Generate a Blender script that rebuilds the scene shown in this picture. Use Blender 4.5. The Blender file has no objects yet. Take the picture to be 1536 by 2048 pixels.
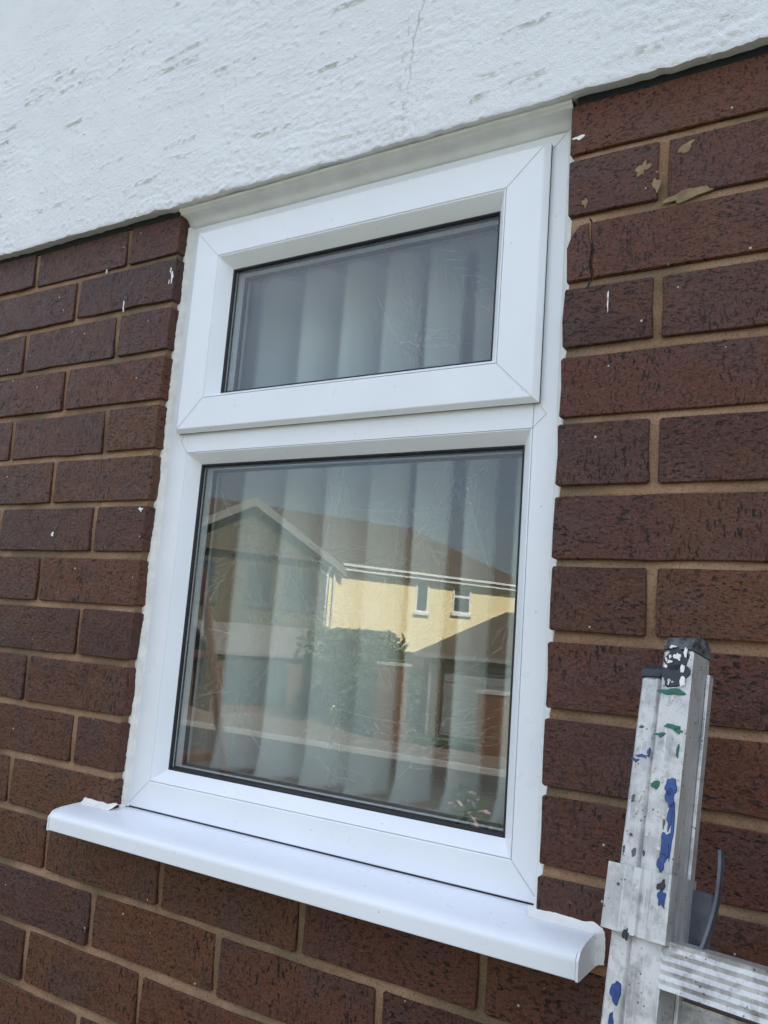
import bpy, math, random
import numpy as np
from mathutils import Vector, Matrix

random.seed(7)
rng = np.random.default_rng(7)
scn = bpy.context.scene
col = scn.collection

# ------------------------------------------------------------------ camera
CAM = Vector((0.90782, -0.82042, -0.61589))
RM = ((0.85180, 0.51848, 0.07496), (-0.01498, 0.16714, -0.98582), (-0.52366, 0.83860, 0.15014))
cd = bpy.data.cameras.new("camera")
cam = bpy.data.objects.new("camera", cd)
col.objects.link(cam)
r0, r1, r2 = (Vector(r) for r in RM)
m = Matrix.Identity(4)
for i in range(3):
    m[i][0], m[i][1], m[i][2], m[i][3] = r0[i], -r1[i], -r2[i], CAM[i]
cam.matrix_world = m
cd.sensor_width = 36.0
cd.sensor_fit = 'AUTO'
cd.lens = 36.0 * 1673.41 / 2048.0
cd.clip_start = 0.02
cd.clip_end = 5000.0
scn.camera = cam

# ------------------------------------------------------------------ light
SUN_EL = math.radians(38.0)
SUN_AZ = math.atan2(0.62, 0.45)          # clockwise from +Y
world = bpy.data.worlds.new("World")
scn.world = world
world.use_nodes = True
wn, wl = world.node_tree.nodes, world.node_tree.links
wn.clear()
wout = wn.new("ShaderNodeOutputWorld")
bg = wn.new("ShaderNodeBackground")
sky = wn.new("ShaderNodeTexSky")
sky.sky_type = 'NISHITA'
sky.sun_disc = False
sky.sun_elevation = SUN_EL
sky.sun_rotation = SUN_AZ
sky.air_density = 1.0
sky.dust_density = 2.0
wtc = wn.new("ShaderNodeTexCoord")
wmap = wn.new("ShaderNodeMapping")
wmap.inputs['Scale'].default_value = (1.6, 1.6, 4.0)
wno = wn.new("ShaderNodeTexNoise")
wno.inputs['Scale'].default_value = 2.2
wno.inputs['Detail'].default_value = 6.0
wramp = wn.new("ShaderNodeValToRGB")
wramp.color_ramp.elements[0].position = 0.38
wramp.color_ramp.elements[0].color = (0.40, 0.40, 0.40, 1)
wramp.color_ramp.elements[1].position = 0.62
wramp.color_ramp.elements[1].color = (0.90, 0.90, 0.90, 1)
wmix = wn.new("ShaderNodeMix")
wmix.data_type = 'RGBA'
wsep = wn.new("ShaderNodeSeparateXYZ")
wl.new(wtc.outputs['Generated'], wsep.inputs[0])
wcr = wn.new("ShaderNodeMapRange")             # cloud brightness rises from horizon to zenith as in a real overcast
wcr.inputs['From Min'].default_value = 0.0
wcr.inputs['From Max'].default_value = 1.0
wcr.inputs['To Min'].default_value = 2.2
wcr.inputs['To Max'].default_value = 9.0
wl.new(wsep.outputs['Z'], wcr.inputs['Value'])
wcl = wn.new("ShaderNodeVectorMath")
wcl.operation = 'SCALE'
wcl.inputs[0].default_value = (0.90, 1.0, 1.18)
wl.new(wcr.outputs[0], wcl.inputs['Scale'])
wl.new(wcl.outputs[0], wmix.inputs[7])         # broken cloud in front of the blue
wl.new(wtc.outputs['Generated'], wmap.inputs['Vector'])
wl.new(wmap.outputs[0], wno.inputs['Vector'])
wl.new(wno.outputs[0], wramp.inputs[0])
wl.new(wramp.outputs[0], wmix.inputs[0])
wl.new(sky.outputs[0], wmix.inputs[6])
wl.new(wmix.outputs[2], bg.inputs['Color'])
bg.inputs['Strength'].default_value = 0.060
wl.new(bg.outputs[0], wout.inputs[0])

sd = bpy.data.lights.new("sun", 'SUN')
sd.energy = 5.0
sd.angle = math.radians(0.6)
sd.color = (1.0, 0.95, 0.86)
sun = bpy.data.objects.new("sun", sd)
col.objects.link(sun)
sdir = Vector((math.sin(SUN_AZ) * math.cos(SUN_EL), math.cos(SUN_AZ) * math.cos(SUN_EL), math.sin(SUN_EL)))
sun.rotation_euler = sdir.to_track_quat('Z', 'Y').to_euler()
sun.location = sdir * 60

vs = scn.view_settings
vs.view_transform = 'Standard'
vs.look = 'None'
vs.gamma = 1.0
vs.use_curve_mapping = False
vs.exposure = 2.32
scn.render.engine = 'CYCLES'
scn.cycles.use_denoising = True
scn.cycles.max_bounces = 14
scn.cycles.transmission_bounces = 12
scn.cycles.transparent_max_bounces = 24
scn.cycles.glossy_bounces = 5
scn.cycles.blur_glossy = 0.3

GZ = -3.2      # ground level (z = 0 is the window head, y = 0 the brick face, y > 0 goes indoors)

# ------------------------------------------------------------------ helpers
class MB:
    def __init__(s):
        s.v, s.f = [], []

    def add(s, vs_, fs):
        b = len(s.v)
        s.v += [tuple(p) for p in vs_]
        s.f += [tuple(b + i for i in f) for f in fs]
        return s

    def box(s, x0, x1, y0, y1, z0, z1):
        return s.add([(x0, y0, z0), (x1, y0, z0), (x1, y1, z0), (x0, y1, z0), (x0, y0, z1), (x1, y0, z1), (x1, y1, z1), (x0, y1, z1)],
                     [(0, 1, 5, 4), (1, 2, 6, 5), (2, 3, 7, 6), (3, 0, 4, 7), (4, 5, 6, 7), (3, 2, 1, 0)])

    def rbox(s, x0, x1, y0, y1, z0, z1, b):
        """box with chamfered edges"""
        pts, idx = [], {}
        for i, (xa, xb) in enumerate(((x0, x0 + b), (x1, x1 - b))):
            for j, (ya, yb) in enumerate(((y0, y0 + b), (y1, y1 - b))):
                for k, (za, zb) in enumerate(((z0, z0 + b), (z1, z1 - b))):
                    idx[i, j, k, 0] = len(pts); pts.append((xa, yb, zb))
                    idx[i, j, k, 1] = len(pts); pts.append((xb, ya, zb))
                    idx[i, j, k, 2] = len(pts); pts.append((xb, yb, za))
        F = []
        q = ((0, 0), (1, 0), (1, 1), (0, 1))
        for i in (0, 1):
            F.append(tuple(idx[i, j, k, 0] for j, k in q))
            F.append(tuple(idx[j, i, k, 1] for j, k in q))
            F.append(tuple(idx[j, k, i, 2] for j, k in q))
        for i in (0, 1):
            for j in (0, 1):
                F.append((idx[i, j, 0, 0], idx[i, j, 1, 0], idx[i, j, 1, 1], idx[i, j, 0, 1]))
                F.append((idx[i, 0, j, 0], idx[i, 1, j, 0], idx[i, 1, j, 2], idx[i, 0, j, 2]))
                F.append((idx[0, i, j, 1], idx[1, i, j, 1], idx[1, i, j, 2], idx[0, i, j, 2]))
                for k in (0, 1):
                    F.append((idx[i, j, k, 0], idx[i, j, k, 1], idx[i, j, k, 2]))
        return s.add(pts, F)

    def ring(s, steps):
        """steps: (x0, x1, z0, z1, y) rectangles swept one into the next"""
        vs_ = []
        for x0, x1, z0, z1, y in steps:
            vs_ += [(x0, y, z0), (x1, y, z0), (x1, y, z1), (x0, y, z1)]
        fs = []
        for k in range(len(steps) - 1):
            for c in range(4):
                a, b = 4 * k + c, 4 * k + (c + 1) % 4
                fs.append((a, b, b + 4, a + 4))
        return s.add(vs_, fs)

    def sweep_x(s, prof, x0, x1, caps=True):
        """closed profile of (y, z) extruded along x"""
        n = len(prof)
        vs_ = [(x0, y, z) for y, z in prof] + [(x1, y, z) for y, z in prof]
        fs = [(i, (i + 1) % n, n + (i + 1) % n, n + i) for i in range(n)]
        if caps:
            fs += [tuple(range(n))[::-1], tuple(range(n, 2 * n))]
        return s.add(vs_, fs)

    def tube(s, pts, rad, n=8, caps=True):
        pts = [Vector(p) for p in pts]
        rs = rad if hasattr(rad, '__len__') else [rad] * len(pts)
        b = len(s.v)
        for i, p in enumerate(pts):
            t = (pts[min(i + 1, len(pts) - 1)] - pts[max(i - 1, 0)]).normalized()
            u = t.cross(Vector((0, 0, 1)))
            if u.length < 1e-3:
                u = t.cross(Vector((0, 1, 0)))
            u.normalize()
            w = t.cross(u)
            for k in range(n):
                a = 2 * math.pi * k / n
                s.v.append(tuple(p + (u * math.cos(a) + w * math.sin(a)) * rs[i]))
        for i in range(len(pts) - 1):
            for k in range(n):
                k2 = (k + 1) % n
                s.f.append((b + i * n + k, b + i * n + k2, b + (i + 1) * n + k2, b + (i + 1) * n + k))
        if caps:
            s.f.append(tuple(b + k for k in range(n))[::-1])
            s.f.append(tuple(b + (len(pts) - 1) * n + k for k in range(n)))
        return s

    def grid(s, P):
        """P: list of rows of points"""
        b = len(s.v)
        nr, nc = len(P), len(P[0])
        for r in P:
            s.v += [tuple(p) for p in r]
        for i in range(nr - 1):
            for j in range(nc - 1):
                s.f.append((b + i * nc + j, b + i * nc + j + 1, b + (i + 1) * nc + j + 1, b + (i + 1) * nc + j))
        return s

    def build(s, name, mat, parent=None, smooth=False, local=False, loc=None):
        me = bpy.data.meshes.new(name)
        vv = s.v if loc is None else [(p[0] - loc[0], p[1] - loc[1], p[2] - loc[2]) for p in s.v]
        me.from_pydata(vv, [], s.f)
        me.validate()
        return link(name, me, mat, parent, smooth, local, loc)


def link(name, me, mat, parent=None, smooth=False, local=False, loc=None):
    import bmesh
    bm = bmesh.new(); bm.from_mesh(me)
    bmesh.ops.recalc_face_normals(bm, faces=bm.faces)
    bm.to_mesh(me); bm.free()
    if smooth:
        me.polygons.foreach_set('use_smooth', [True] * len(me.polygons))
        if smooth != 'full':
            me.set_sharp_from_angle(angle=math.radians(40))
    me.materials.append(mat)
    o = bpy.data.objects.new(name, me)
    col.objects.link(o)
    if loc is not None:
        o.location = loc
    if parent is not None:
        o.parent = parent
        if not local:
            o.matrix_parent_inverse = PINV[parent.name]
    return o

PINV = {}
def thing(name, label, cat, loc, rotz=0.0, group=None, mat=None):
    o = bpy.data.objects.new(name, None)
    o.empty_display_size = 0.2
    M = mat if mat is not None else Matrix.Translation(loc) @ Matrix.Rotation(rotz, 4, 'Z')
    o.matrix_world = M
    PINV[o.name] = M.inverted()
    col.objects.link(o)
    tag(o, label, cat, group)
    return o

def mark(o):
    """a part that will have children of its own: children keep world coordinates"""
    base = PINV[o.parent.name] if o.parent else Matrix.Identity(4)
    PINV[o.name] = Matrix.Translation(o.location).inverted()
    return o

def tag(o, label, cat, group=None):
    o['label'] = label
    o['category'] = cat
    if group:
        o['group'] = group
    return o

def structure(o):
    o['kind'] = 'structure'
    return o

def stuff(o):
    o['kind'] = 'stuff'
    return o

# value noise on arrays -------------------------------------------------
def vnoise(x, z, sx, sz, seed):
    """smooth value noise at points x, z (arrays) with cell sizes sx, sz"""
    r = np.random.default_rng(seed)
    T = r.random((257, 257)) * 2 - 1
    u, v = x / sx + 37.3, z / sz + 91.7
    iu, iv = np.floor(u).astype(int), np.floor(v).astype(int)
    fu, fv = u - iu, v - iv
    fu, fv = fu * fu * (3 - 2 * fu), fv * fv * (3 - 2 * fv)
    a, b = T[iu % 256, iv % 256], T[(iu + 1) % 256, iv % 256]
    c, d = T[iu % 256, (iv + 1) % 256], T[(iu + 1) % 256, (iv + 1) % 256]
    return (a * (1 - fu) + b * fu) * (1 - fv) + (c * (1 - fu) + d * fu) * fv

# ------------------------------------------------------------------ materials
class NT:
    def __init__(s, name):
        s.m = bpy.data.materials.new(name)
        s.m.use_nodes = True
        s.n, s.l = s.m.node_tree.nodes, s.m.node_tree.links
        s.n.clear()
        s.out = s.n.new("ShaderNodeOutputMaterial")
        s.tc = s.n.new("ShaderNodeTexCoord")

    def new(s, t, **kw):
        n = s.n.new(t)
        for k, v in kw.items():
            setattr(n, k, v)
        return n

    def lk(s, a, b):
        s.l.new(a, b)

    def mapping(s, vec, scale=(1, 1, 1), rot=(0, 0, 0)):
        n = s.new("ShaderNodeMapping")
        n.inputs['Scale'].default_value = scale
        n.inputs['Rotation'].default_value = rot
        s.lk(vec, n.inputs['Vector'])
        return n.outputs[0]

    def noise(s, vec, scale, detail=3.0, rough=0.55, dist=0.0):
        n = s.new("ShaderNodeTexNoise")
        n.inputs['Scale'].default_value = scale
        n.inputs['Detail'].default_value = detail
        n.inputs['Roughness'].default_value = rough
        n.inputs['Distortion'].default_value = dist
        s.lk(vec, n.inputs['Vector'])
        return n.outputs[0]

    def voro(s, vec, scale, feature='F1'):
        n = s.new("ShaderNodeTexVoronoi")
        n.feature = feature
        n.inputs['Scale'].default_value = scale
        s.lk(vec, n.inputs['Vector'])
        return n.outputs[0]

    def ramp(s, fac, stops):
        n = s.new("ShaderNodeValToRGB")
        cr = n.color_ramp
        while len(cr.elements) < len(stops):
            cr.elements.new(0.5)
        for e, (p, c) in zip(cr.elements, stops):
            e.position = p
            e.color = (c, c, c, 1) if not hasattr(c, '__len__') else (*c, 1)
        s.lk(fac, n.inputs[0])
        return n.outputs[0]

    def mix(s, fac, a, b, blend='MIX'):
        n = s.new("ShaderNodeMix", data_type='RGBA', blend_type=blend)
        for sock, v in ((0, fac), (6, a), (7, b)):
            if hasattr(v, 'links') or hasattr(v, 'is_linked'):
                s.lk(v, n.inputs[sock])
            elif sock == 0:
                n.inputs[0].default_value = v
            else:
                n.inputs[sock].default_value = (*v, 1)
        return n.outputs[2]

    def math(s, op, a, b=0.0, clamp=False):
        n = s.new("ShaderNodeMath", operation=op, use_clamp=clamp)
        for i, v in ((0, a), (1, b)):
            if hasattr(v, 'is_linked'):
                s.lk(v, n.inputs[i])
            else:
                n.inputs[i].default_value = v
        return n.outputs[0]

    def bump(s, h, strength, dist, normal=None):
        n = s.new("ShaderNodeBump")
        n.inputs['Strength'].default_value = strength
        n.inputs['Distance'].default_value = dist
        s.lk(h, n.inputs['Height'])
        if normal is not None:
            s.lk(normal, n.inputs['Normal'])
        return n.outputs[0]

    def bsdf(s, color, rough=0.5, spec=0.5, metal=0.0, normal=None, **kw):
        n = s.new("ShaderNodeBsdfPrincipled")
        for k, v in (('Base Color', color), ('Roughness', rough), ('Specular IOR Level', spec), ('Metallic', metal)):
            if hasattr(v, 'is_linked'):
                s.lk(v, n.inputs[k])
            else:
                n.inputs[k].default_value = (*v, 1) if hasattr(v, '__len__') else v
        for k, v in kw.items():
            n.inputs[k].default_value = v
        if normal is not None:
            s.lk(normal, n.inputs['Normal'])
        s.lk(n.outputs[0], s.out.inputs[0])
        return n


def simple(name, c, rough=0.6, spec=0.5, var=0.12, nscale=20.0, bump=0.0, metal=0.0, bscale=200.0, bdist=0.001):
    t = NT(name)
    no = t.noise(t.tc.outputs['Object'], nscale, 4.0)
    lo = tuple(max(0, x * (1 - var)) for x in c)
    hi = tuple(min(1, x * (1 + var)) for x in c)
    cc = t.ramp(no, [(0.3, lo), (0.7, hi)])
    nrm = None
    if bump:
        nrm = t.bump(t.noise(t.tc.outputs['Object'], bscale, 3.0), bump, bdist)
    t.bsdf(cc, rough, spec, metal, nrm)
    return t.m


def brick_material(name="red_brown_brick", warm=False):
    t = NT(name)
    oi = t.new("ShaderNodeObjectInfo")
    off = t.math('MULTIPLY', oi.outputs['Random'], 47.0)
    va = t.new("ShaderNodeVectorMath", operation='ADD')
    t.lk(t.tc.outputs['Object'], va.inputs[0]); t.lk(off, va.inputs[1])
    P = va.outputs[0]
    base = t.ramp(oi.outputs['Random'], [(0.0, (0.076, 0.032, 0.026)), (0.25, (0.119, 0.041, 0.025)), (0.5, (0.091, 0.041, 0.034)),
                                         (0.75, (0.137, 0.047, 0.024)), (1.0, (0.099, 0.037, 0.027))])
    if warm:
        base = t.mix(0.55, base, (0.150, 0.062, 0.026))
    big = t.noise(P, 9.0, 3.0)
    base = t.mix(t.ramp(big, [(0.48, 0.0), (0.68, 0.6)]), base, (0.132, 0.055, 0.026))
    big2 = t.noise(t.mapping(P, (1, 1, 1), (0.4, 0.2, 1.0)), 12.0, 2.0)
    base = t.mix(t.ramp(big2, [(0.50, 0.0), (0.72, 0.55)]), base, (0.080, 0.052, 0.050))
    fine = t.noise(P, 420.0, 3.0, 0.7)
    base = t.mix(t.ramp(fine, [(0.32, 0.60), (0.58, 0.0)]), base, (0.035, 0.018, 0.013))
    # drag marks and pits
    sel = t.ramp(t.noise(P, 5.0, 1.0), [(0.45, 0.0), (0.55, 1.0)])
    ph = t.noise(t.mapping(P, (125, 125, 300)), 1.0, 1.5, 0.6, 0.25)
    pv = t.noise(t.mapping(P, (300, 300, 110)), 1.0, 1.5, 0.6, 0.25)
    hh = t.ramp(ph, [(0.600, 0.0), (0.612, 1.0)])
    hv = t.ramp(pv, [(0.605, 0.0), (0.617, 1.0)])
    pits = t.mix(sel, hh, hv)
    dens = t.ramp(t.noise(P, 22.0, 2.0), [(0.36, 0.35), (0.55, 1.0)])
    pits = t.math('MULTIPLY', pits, dens)
    p2 = t.noise(t.mapping(P, (270, 270, 480)), 1.0, 3.0, 0.65, 0.5)
    pits = t.math('MAXIMUM', pits, t.ramp(p2, [(0.625, 0.0), (0.65, 0.9)]))
    base = t.mix(t.math('MULTIPLY', pits, 0.95), base, (0.013, 0.008, 0.007))
    hl = t.noise(P, 240.0, 3.0, 0.6)
    base = t.mix(t.ramp(hl, [(0.58, 0.0), (0.70, 0.25)]), base, (0.19, 0.105, 0.080))  # random pale speckles painted in as highlights on raised bumps
    og = t.noise(P, 190.0, 1.0)
    base = t.mix(t.ramp(og, [(0.745, 0.0), (0.76, 0.75)]), base, (0.24, 0.065, 0.025))
    ws = t.voro(P, 34.0)
    base = t.mix(t.ramp(ws, [(0.035, 0.9), (0.05, 0.0)]), base, (0.55, 0.50, 0.46))
    h1 = t.math('MULTIPLY', pits, -1.0)
    h2 = t.noise(P, 260.0, 4.0, 0.65)
    h = t.math('ADD', h1, t.math('MULTIPLY', h2, 0.9))
    h3 = t.noise(P, 45.0, 3.0)
    n1 = t.bump(h3, 0.7, 0.005)
    nrm = t.bump(h, 1.0, 0.0022, n1)
    rg = t.ramp(t.noise(P, 60.0, 2.0), [(0.3, 0.34), (0.7, 0.52)])
    t.bsdf(base, rg, 0.24, 0.0, nrm)
    return t.m


def mortar_material():
    t = NT("tan_mortar")
    P = t.tc.outputs['Object']
    c = t.ramp(t.noise(P, 14.0, 4.0), [(0.25, (0.15, 0.092, 0.054)), (0.5, (0.28, 0.165, 0.098)), (0.75, (0.38, 0.250, 0.165))])
    c = t.mix(t.ramp(t.noise(P, 6.0, 3.0), [(0.47, 0.0), (0.62, 0.8)]), c, (0.130, 0.100, 0.060))
    g = t.noise(P, 500.0, 3.0, 0.7)
    c = t.mix(t.ramp(g, [(0.3, 0.75), (0.50, 0.0)]), c, (0.07, 0.043, 0.026))
    n1 = t.bump(t.noise(P, 90.0, 4.0), 0.6, 0.004)
    nrm = t.bump(g, 0.6, 0.0012, n1)
    t.bsdf(c, 0.92, 0.25, 0, nrm)
    return t.m


def render_material():
    t = NT("white_painted_render")
    P = t.tc.outputs['Object']
    c = t.ramp(t.noise(P, 7.0, 5.0), [(0.3, (0.80, 0.81, 0.83)), (0.7, (0.85, 0.86, 0.88))])
    sm = t.noise(t.mapping(P, (60, 60, 420)), 1.0, 4.0, 0.6)
    c = t.mix(t.ramp(sm, [(0.66, 0.0), (0.80, 0.06)]), c, (0.58, 0.55, 0.50))
    at = t.new("ShaderNodeAttribute", attribute_name="tan_mask")
    c = t.mix(at.outputs['Fac'], c, (0.30, 0.265, 0.215))
    fine = t.noise(P, 520.0, 4.0, 0.65)
    med = t.noise(t.mapping(P, (150, 150, 300)), 1.0, 4.0, 0.6)
    n1 = t.bump(med, 0.22, 0.0030)
    nrm = t.bump(fine, 1.0, 0.0019, n1)
    t.bsdf(c, 0.62, 0.4, 0, nrm)
    return t.m


def upvc_material():
    t = NT("white_upvc")
    P = t.tc.outputs['Object']
    c = t.ramp(t.noise(P, 11.0, 5.0), [(0.3, (0.765, 0.785, 0.825)), (0.7, (0.80, 0.82, 0.86))])
    d = t.noise(P, 70.0, 6.0, 0.7)
    c = t.mix(t.ramp(d, [(0.64, 0.0), (0.78, 0.30)]), c, (0.42, 0.39, 0.35))
    e = t.voro(P, 42.0)
    c = t.mix(t.ramp(e, [(0.030, 0.6), (0.045, 0.0)]), c, (0.30, 0.27, 0.24))
    rg = t.ramp(t.noise(P, 25.0, 4.0), [(0.3, 0.26), (0.7, 0.42)])
    nrm = t.bump(t.noise(P, 30.0, 2.0), 0.06, 0.003)
    t.bsdf(c, rg, 0.45, 0, nrm)
    return t.m


def glass_sheet(name, tint=(0.978, 0.988, 0.984)):
    t = NT(name)
    lw = t.new("ShaderNodeLayerWeight")
    lw.inputs['Blend'].default_value = 0.5
    f5 = t.math('POWER', lw.outputs['Facing'], 5.0)
    fac = t.math('ADD', t.math('MULTIPLY', f5, 0.93), 0.056)
    tr = t.new("ShaderNodeBsdfTransparent"); tr.inputs[0].default_value = (*tint, 1)
    gl = t.new("ShaderNodeBsdfGlossy"); gl.inputs['Roughness'].default_value = 0.0
    nrm = t.bump(t.noise(t.tc.outputs['Object'], 5.0, 1.0), 0.02, 0.002)
    t.lk(nrm, gl.inputs['Normal'])
    mx = t.new("ShaderNodeMixShader")
    t.lk(fac, mx.inputs[0]); t.lk(tr.outputs[0], mx.inputs[1]); t.lk(gl.outputs[0], mx.inputs[2])
    t.lk(mx.outputs[0], t.out.inputs[0])
    return t.m


def patterned_glass():
    t = NT("obscure_patterned_glass")
    P = t.tc.outputs['Object']
    g = t.new("ShaderNodeBsdfGlass")
    g.inputs['IOR'].default_value = 1.34
    g.inputs['Roughness'].default_value = 0.0
    g.inputs['Color'].default_value = (0.982, 0.992, 0.988, 1)
    fine = t.noise(t.mapping(P, (1, 1, 1.6)), 340.0, 3.0, 0.6)
    n = t.bump(fine, 0.15, 0.0012)
    t.lk(n, g.inputs['Normal'])
    t.lk(g.outputs[0], t.out.inputs[0])
    return t.m


def fabric_material():
    t = NT("pale_blind_fabric")
    P = t.tc.outputs['Object']
    w = t.noise(t.mapping(P, (900, 900, 900)), 1.0, 2.0)
    c = t.ramp(w, [(0.3, (0.72, 0.78, 0.75)), (0.7, (0.80, 0.85, 0.825))])
    d = t.new("ShaderNodeBsdfDiffuse"); t.lk(c, d.inputs[0])
    tl = t.new("ShaderNodeBsdfTranslucent"); t.lk(c, tl.inputs[0])
    mx = t.new("ShaderNodeMixShader"); mx.inputs[0].default_value = 0.03
    t.lk(d.outputs[0], mx.inputs[1]); t.lk(tl.outputs[0], mx.inputs[2])
    t.lk(mx.outputs[0], t.out.inputs[0])
    return t.m


def aluminium_material(name, splat=True):
    t = NT(name)
    P = t.tc.outputs['Object']
    c = t.ramp(t.noise(t.mapping(P, (60, 60, 12)), 1.0, 5.0), [(0.3, (0.33, 0.325, 0.325)), (0.7, (0.52, 0.515, 0.51))])
    metal = 0.55
    sc = t.noise(t.mapping(P, (700, 700, 14)), 1.0, 3.0)
    c = t.mix(t.ramp(sc, [(0.58, 0.0), (0.66, 0.6)]), c, (0.72, 0.72, 0.72))
    pn = t.noise(P, 38.0, 5.0, 0.65)
    pm = t.ramp(pn, [(0.42, 0.0), (0.56, 1.0)])
    sx = t.new('ShaderNodeSeparateXYZ'); t.lk(t.tc.outputs['Normal'], sx.inputs[0])
    fr_ = t.ramp(t.math('MULTIPLY', sx.outputs[1], -1.0), [(0.2, 0.06), (0.6, 1.0)])      # paint was splashed on the outward face
    pm = t.math('MULTIPLY', pm, fr_)
    c = t.mix(t.math('MULTIPLY', pm, 0.82), c, (0.64, 0.635, 0.625))
    dn = t.noise(P, 90.0, 5.0, 0.7)
    c = t.mix(t.ramp(dn, [(0.55, 0.0), (0.68, 0.60)]), c, (0.23, 0.185, 0.15))
    sp = t.voro(P, 230.0)
    spd = t.ramp(t.noise(P, 55.0, 2.0), [(0.5, 0.0), (0.6, 1.0)])
    c = t.mix(t.math('MULTIPLY', t.ramp(sp, [(0.16, 0.85), (0.22, 0.0)]), spd), c, (0.06, 0.055, 0.05))
    n1 = t.bump(pn, 0.35, 0.0015)
    nrm = t.bump(dn, 0.3, 0.0008, n1)
    mt = t.math('MULTIPLY', t.math('SUBTRACT', 1.0, pm), metal)
    t.bsdf(c, 0.46, 0.5, mt, nrm)
    return t.m

M = {}
M['brick'] = brick_material()
M['brick_warm'] = brick_material("orange_brown_brick", True)
M['mortar'] = mortar_material()
M['render'] = render_material()
M['smear'] = simple('pale_mortar_smear', (0.25, 0.180, 0.108), 0.95, 0.2, 0.25, 60.0, 0.5, 0, 200.0, 0.002)
M['upvc'] = upvc_material()
M['cove'] = simple("grimy_white_trim", (0.70, 0.715, 0.725), 0.55, 0.35, 0.08, 30.0, 0.25, 0, 120.0, 0.0015)
M['silicone'] = simple("white_sealant", (0.74, 0.735, 0.71), 0.5, 0.4, 0.06, 60.0, 0.4, 0, 260.0, 0.001)
M['old_silicone'] = simple("old_cream_sealant", (0.76, 0.745, 0.71), 0.6, 0.4, 0.12, 60.0, 0.5, 0, 260.0, 0.0012)
M['gasket'] = simple("black_rubber", (0.012, 0.012, 0.014), 0.45, 0.4, 0.3, 50.0)
M['spacer'] = simple("grey_spacer", (0.55, 0.58, 0.60), 0.4, 0.5, 0.1, 200.0, 0, 0.0)
M['seam'] = simple("grey_weld_line", (0.36, 0.35, 0.33), 0.7, 0.3, 0.25, 90.0)
M['dull_black'] = simple("matt_black", (0.010, 0.011, 0.014), 0.7, 0.3, 0.3, 80.0, 0.4)
M['glass'] = glass_sheet("clear_glass")
M['obscure'] = patterned_glass()
M['fabric'] = fabric_material()
def etched():
    t = NT("etched_leaf_line")
    a = t.new("ShaderNodeBsdfTransparent")
    b = t.new("ShaderNodeBsdfTranslucent"); b.inputs[0].default_value = (0.80, 0.86, 0.85, 1)
    c = t.new("ShaderNodeBsdfDiffuse"); c.inputs[0].default_value = (0.80, 0.86, 0.85, 1)
    m1 = t.new("ShaderNodeMixShader"); m1.inputs[0].default_value = 0.35
    t.lk(c.outputs[0], m1.inputs[1]); t.lk(b.outputs[0], m1.inputs[2])
    m2 = t.new("ShaderNodeMixShader"); m2.inputs[0].default_value = 0.11
    t.lk(a.outputs[0], m2.inputs[1]); t.lk(m1.outputs[0], m2.inputs[2])
    t.lk(m2.outputs[0], t.out.inputs[0])
    return t.m
M['etched'] = etched()
M['plastic'] = simple("white_plastic", (0.7, 0.7, 0.68), 0.4)
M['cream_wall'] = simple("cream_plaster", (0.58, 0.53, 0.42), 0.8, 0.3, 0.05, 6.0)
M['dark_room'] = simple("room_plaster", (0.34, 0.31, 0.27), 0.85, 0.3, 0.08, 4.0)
M['alu'] = aluminium_material("splashed_aluminium")
M['alu2'] = aluminium_material("splashed_aluminium_bracket")
M['capb'] = simple("black_end_plug", (0.022, 0.026, 0.036), 0.5, 0.5, 0.35, 80.0, 0.3)
M['steel'] = simple("dark_steel", (0.10, 0.105, 0.12), 0.45, 0.5, 0.3, 60.0, 0.2, 0.6)
M['blue'] = simple("blue_gloss_paint", (0.012, 0.045, 0.19), 0.18, 0.6, 0.25, 120.0, 0.3, 0, 160.0, 0.002)
M['green'] = simple("green_paint", (0.012, 0.12, 0.075), 0.45, 0.5, 0.3, 120.0)
M['blackp'] = simple("black_paint", (0.016, 0.018, 0.026), 0.3, 0.5, 0.4, 120.0)
M['whitep'] = simple("white_paint_drips", (0.78, 0.78, 0.76), 0.35, 0.5, 0.05, 120.0)
# across the road
M['shaded_board'] = simple('shaded_white_board', (0.18, 0.18, 0.175), 0.7)  # white boards and gutter greyed so the colour carries their shade
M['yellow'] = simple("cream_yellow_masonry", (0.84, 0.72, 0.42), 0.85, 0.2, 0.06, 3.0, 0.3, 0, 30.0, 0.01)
M['shaded_gable'] = simple("shaded_gable_masonry", (0.085, 0.078, 0.050), 0.9, 0.2, 0.10, 3.0)  # gable wall in shade, with the shade put into the colour
M['rooftile'] = simple("brown_roof_tile", (0.075, 0.055, 0.042), 0.85, 0.3, 0.25, 6.0, 0.4, 0, 12.0, 0.03)
M['white'] = simple("white_gloss_trim", (0.78, 0.78, 0.77), 0.4)
M['pane'] = simple("dark_window_pane", (0.03, 0.04, 0.045), 0.08, 0.5)
M['garage'] = simple("brown_garage_brick", (0.12, 0.075, 0.055), 0.9, 0.2, 0.2, 8.0)
M['garage_door'] = simple("grey_door", (0.20, 0.22, 0.23), 0.6)
M['terracotta'] = simple("orange_brick", (0.16, 0.075, 0.042), 0.9, 0.2, 0.2, 10.0)
M['fence'] = simple("brown_fence_board", (0.085, 0.058, 0.04), 0.85, 0.2, 0.25, 10.0)
M['asphalt'] = simple("asphalt", (0.055, 0.055, 0.058), 0.9, 0.3, 0.2, 3.0)
M['paving'] = simple("pinkish_paving", (0.18, 0.14, 0.112), 0.9, 0.3, 0.15, 2.0)
M['kerb'] = simple("kerb_stone", (0.38, 0.37, 0.35), 0.9)
M['lawn'] = simple("short_lawn", (0.035, 0.06, 0.022), 0.95, 0.2, 0.35, 4.0)
M['flag'] = simple("grey_flagstone", (0.105, 0.10, 0.09), 0.9, 0.3, 0.15, 3.0)
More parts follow.
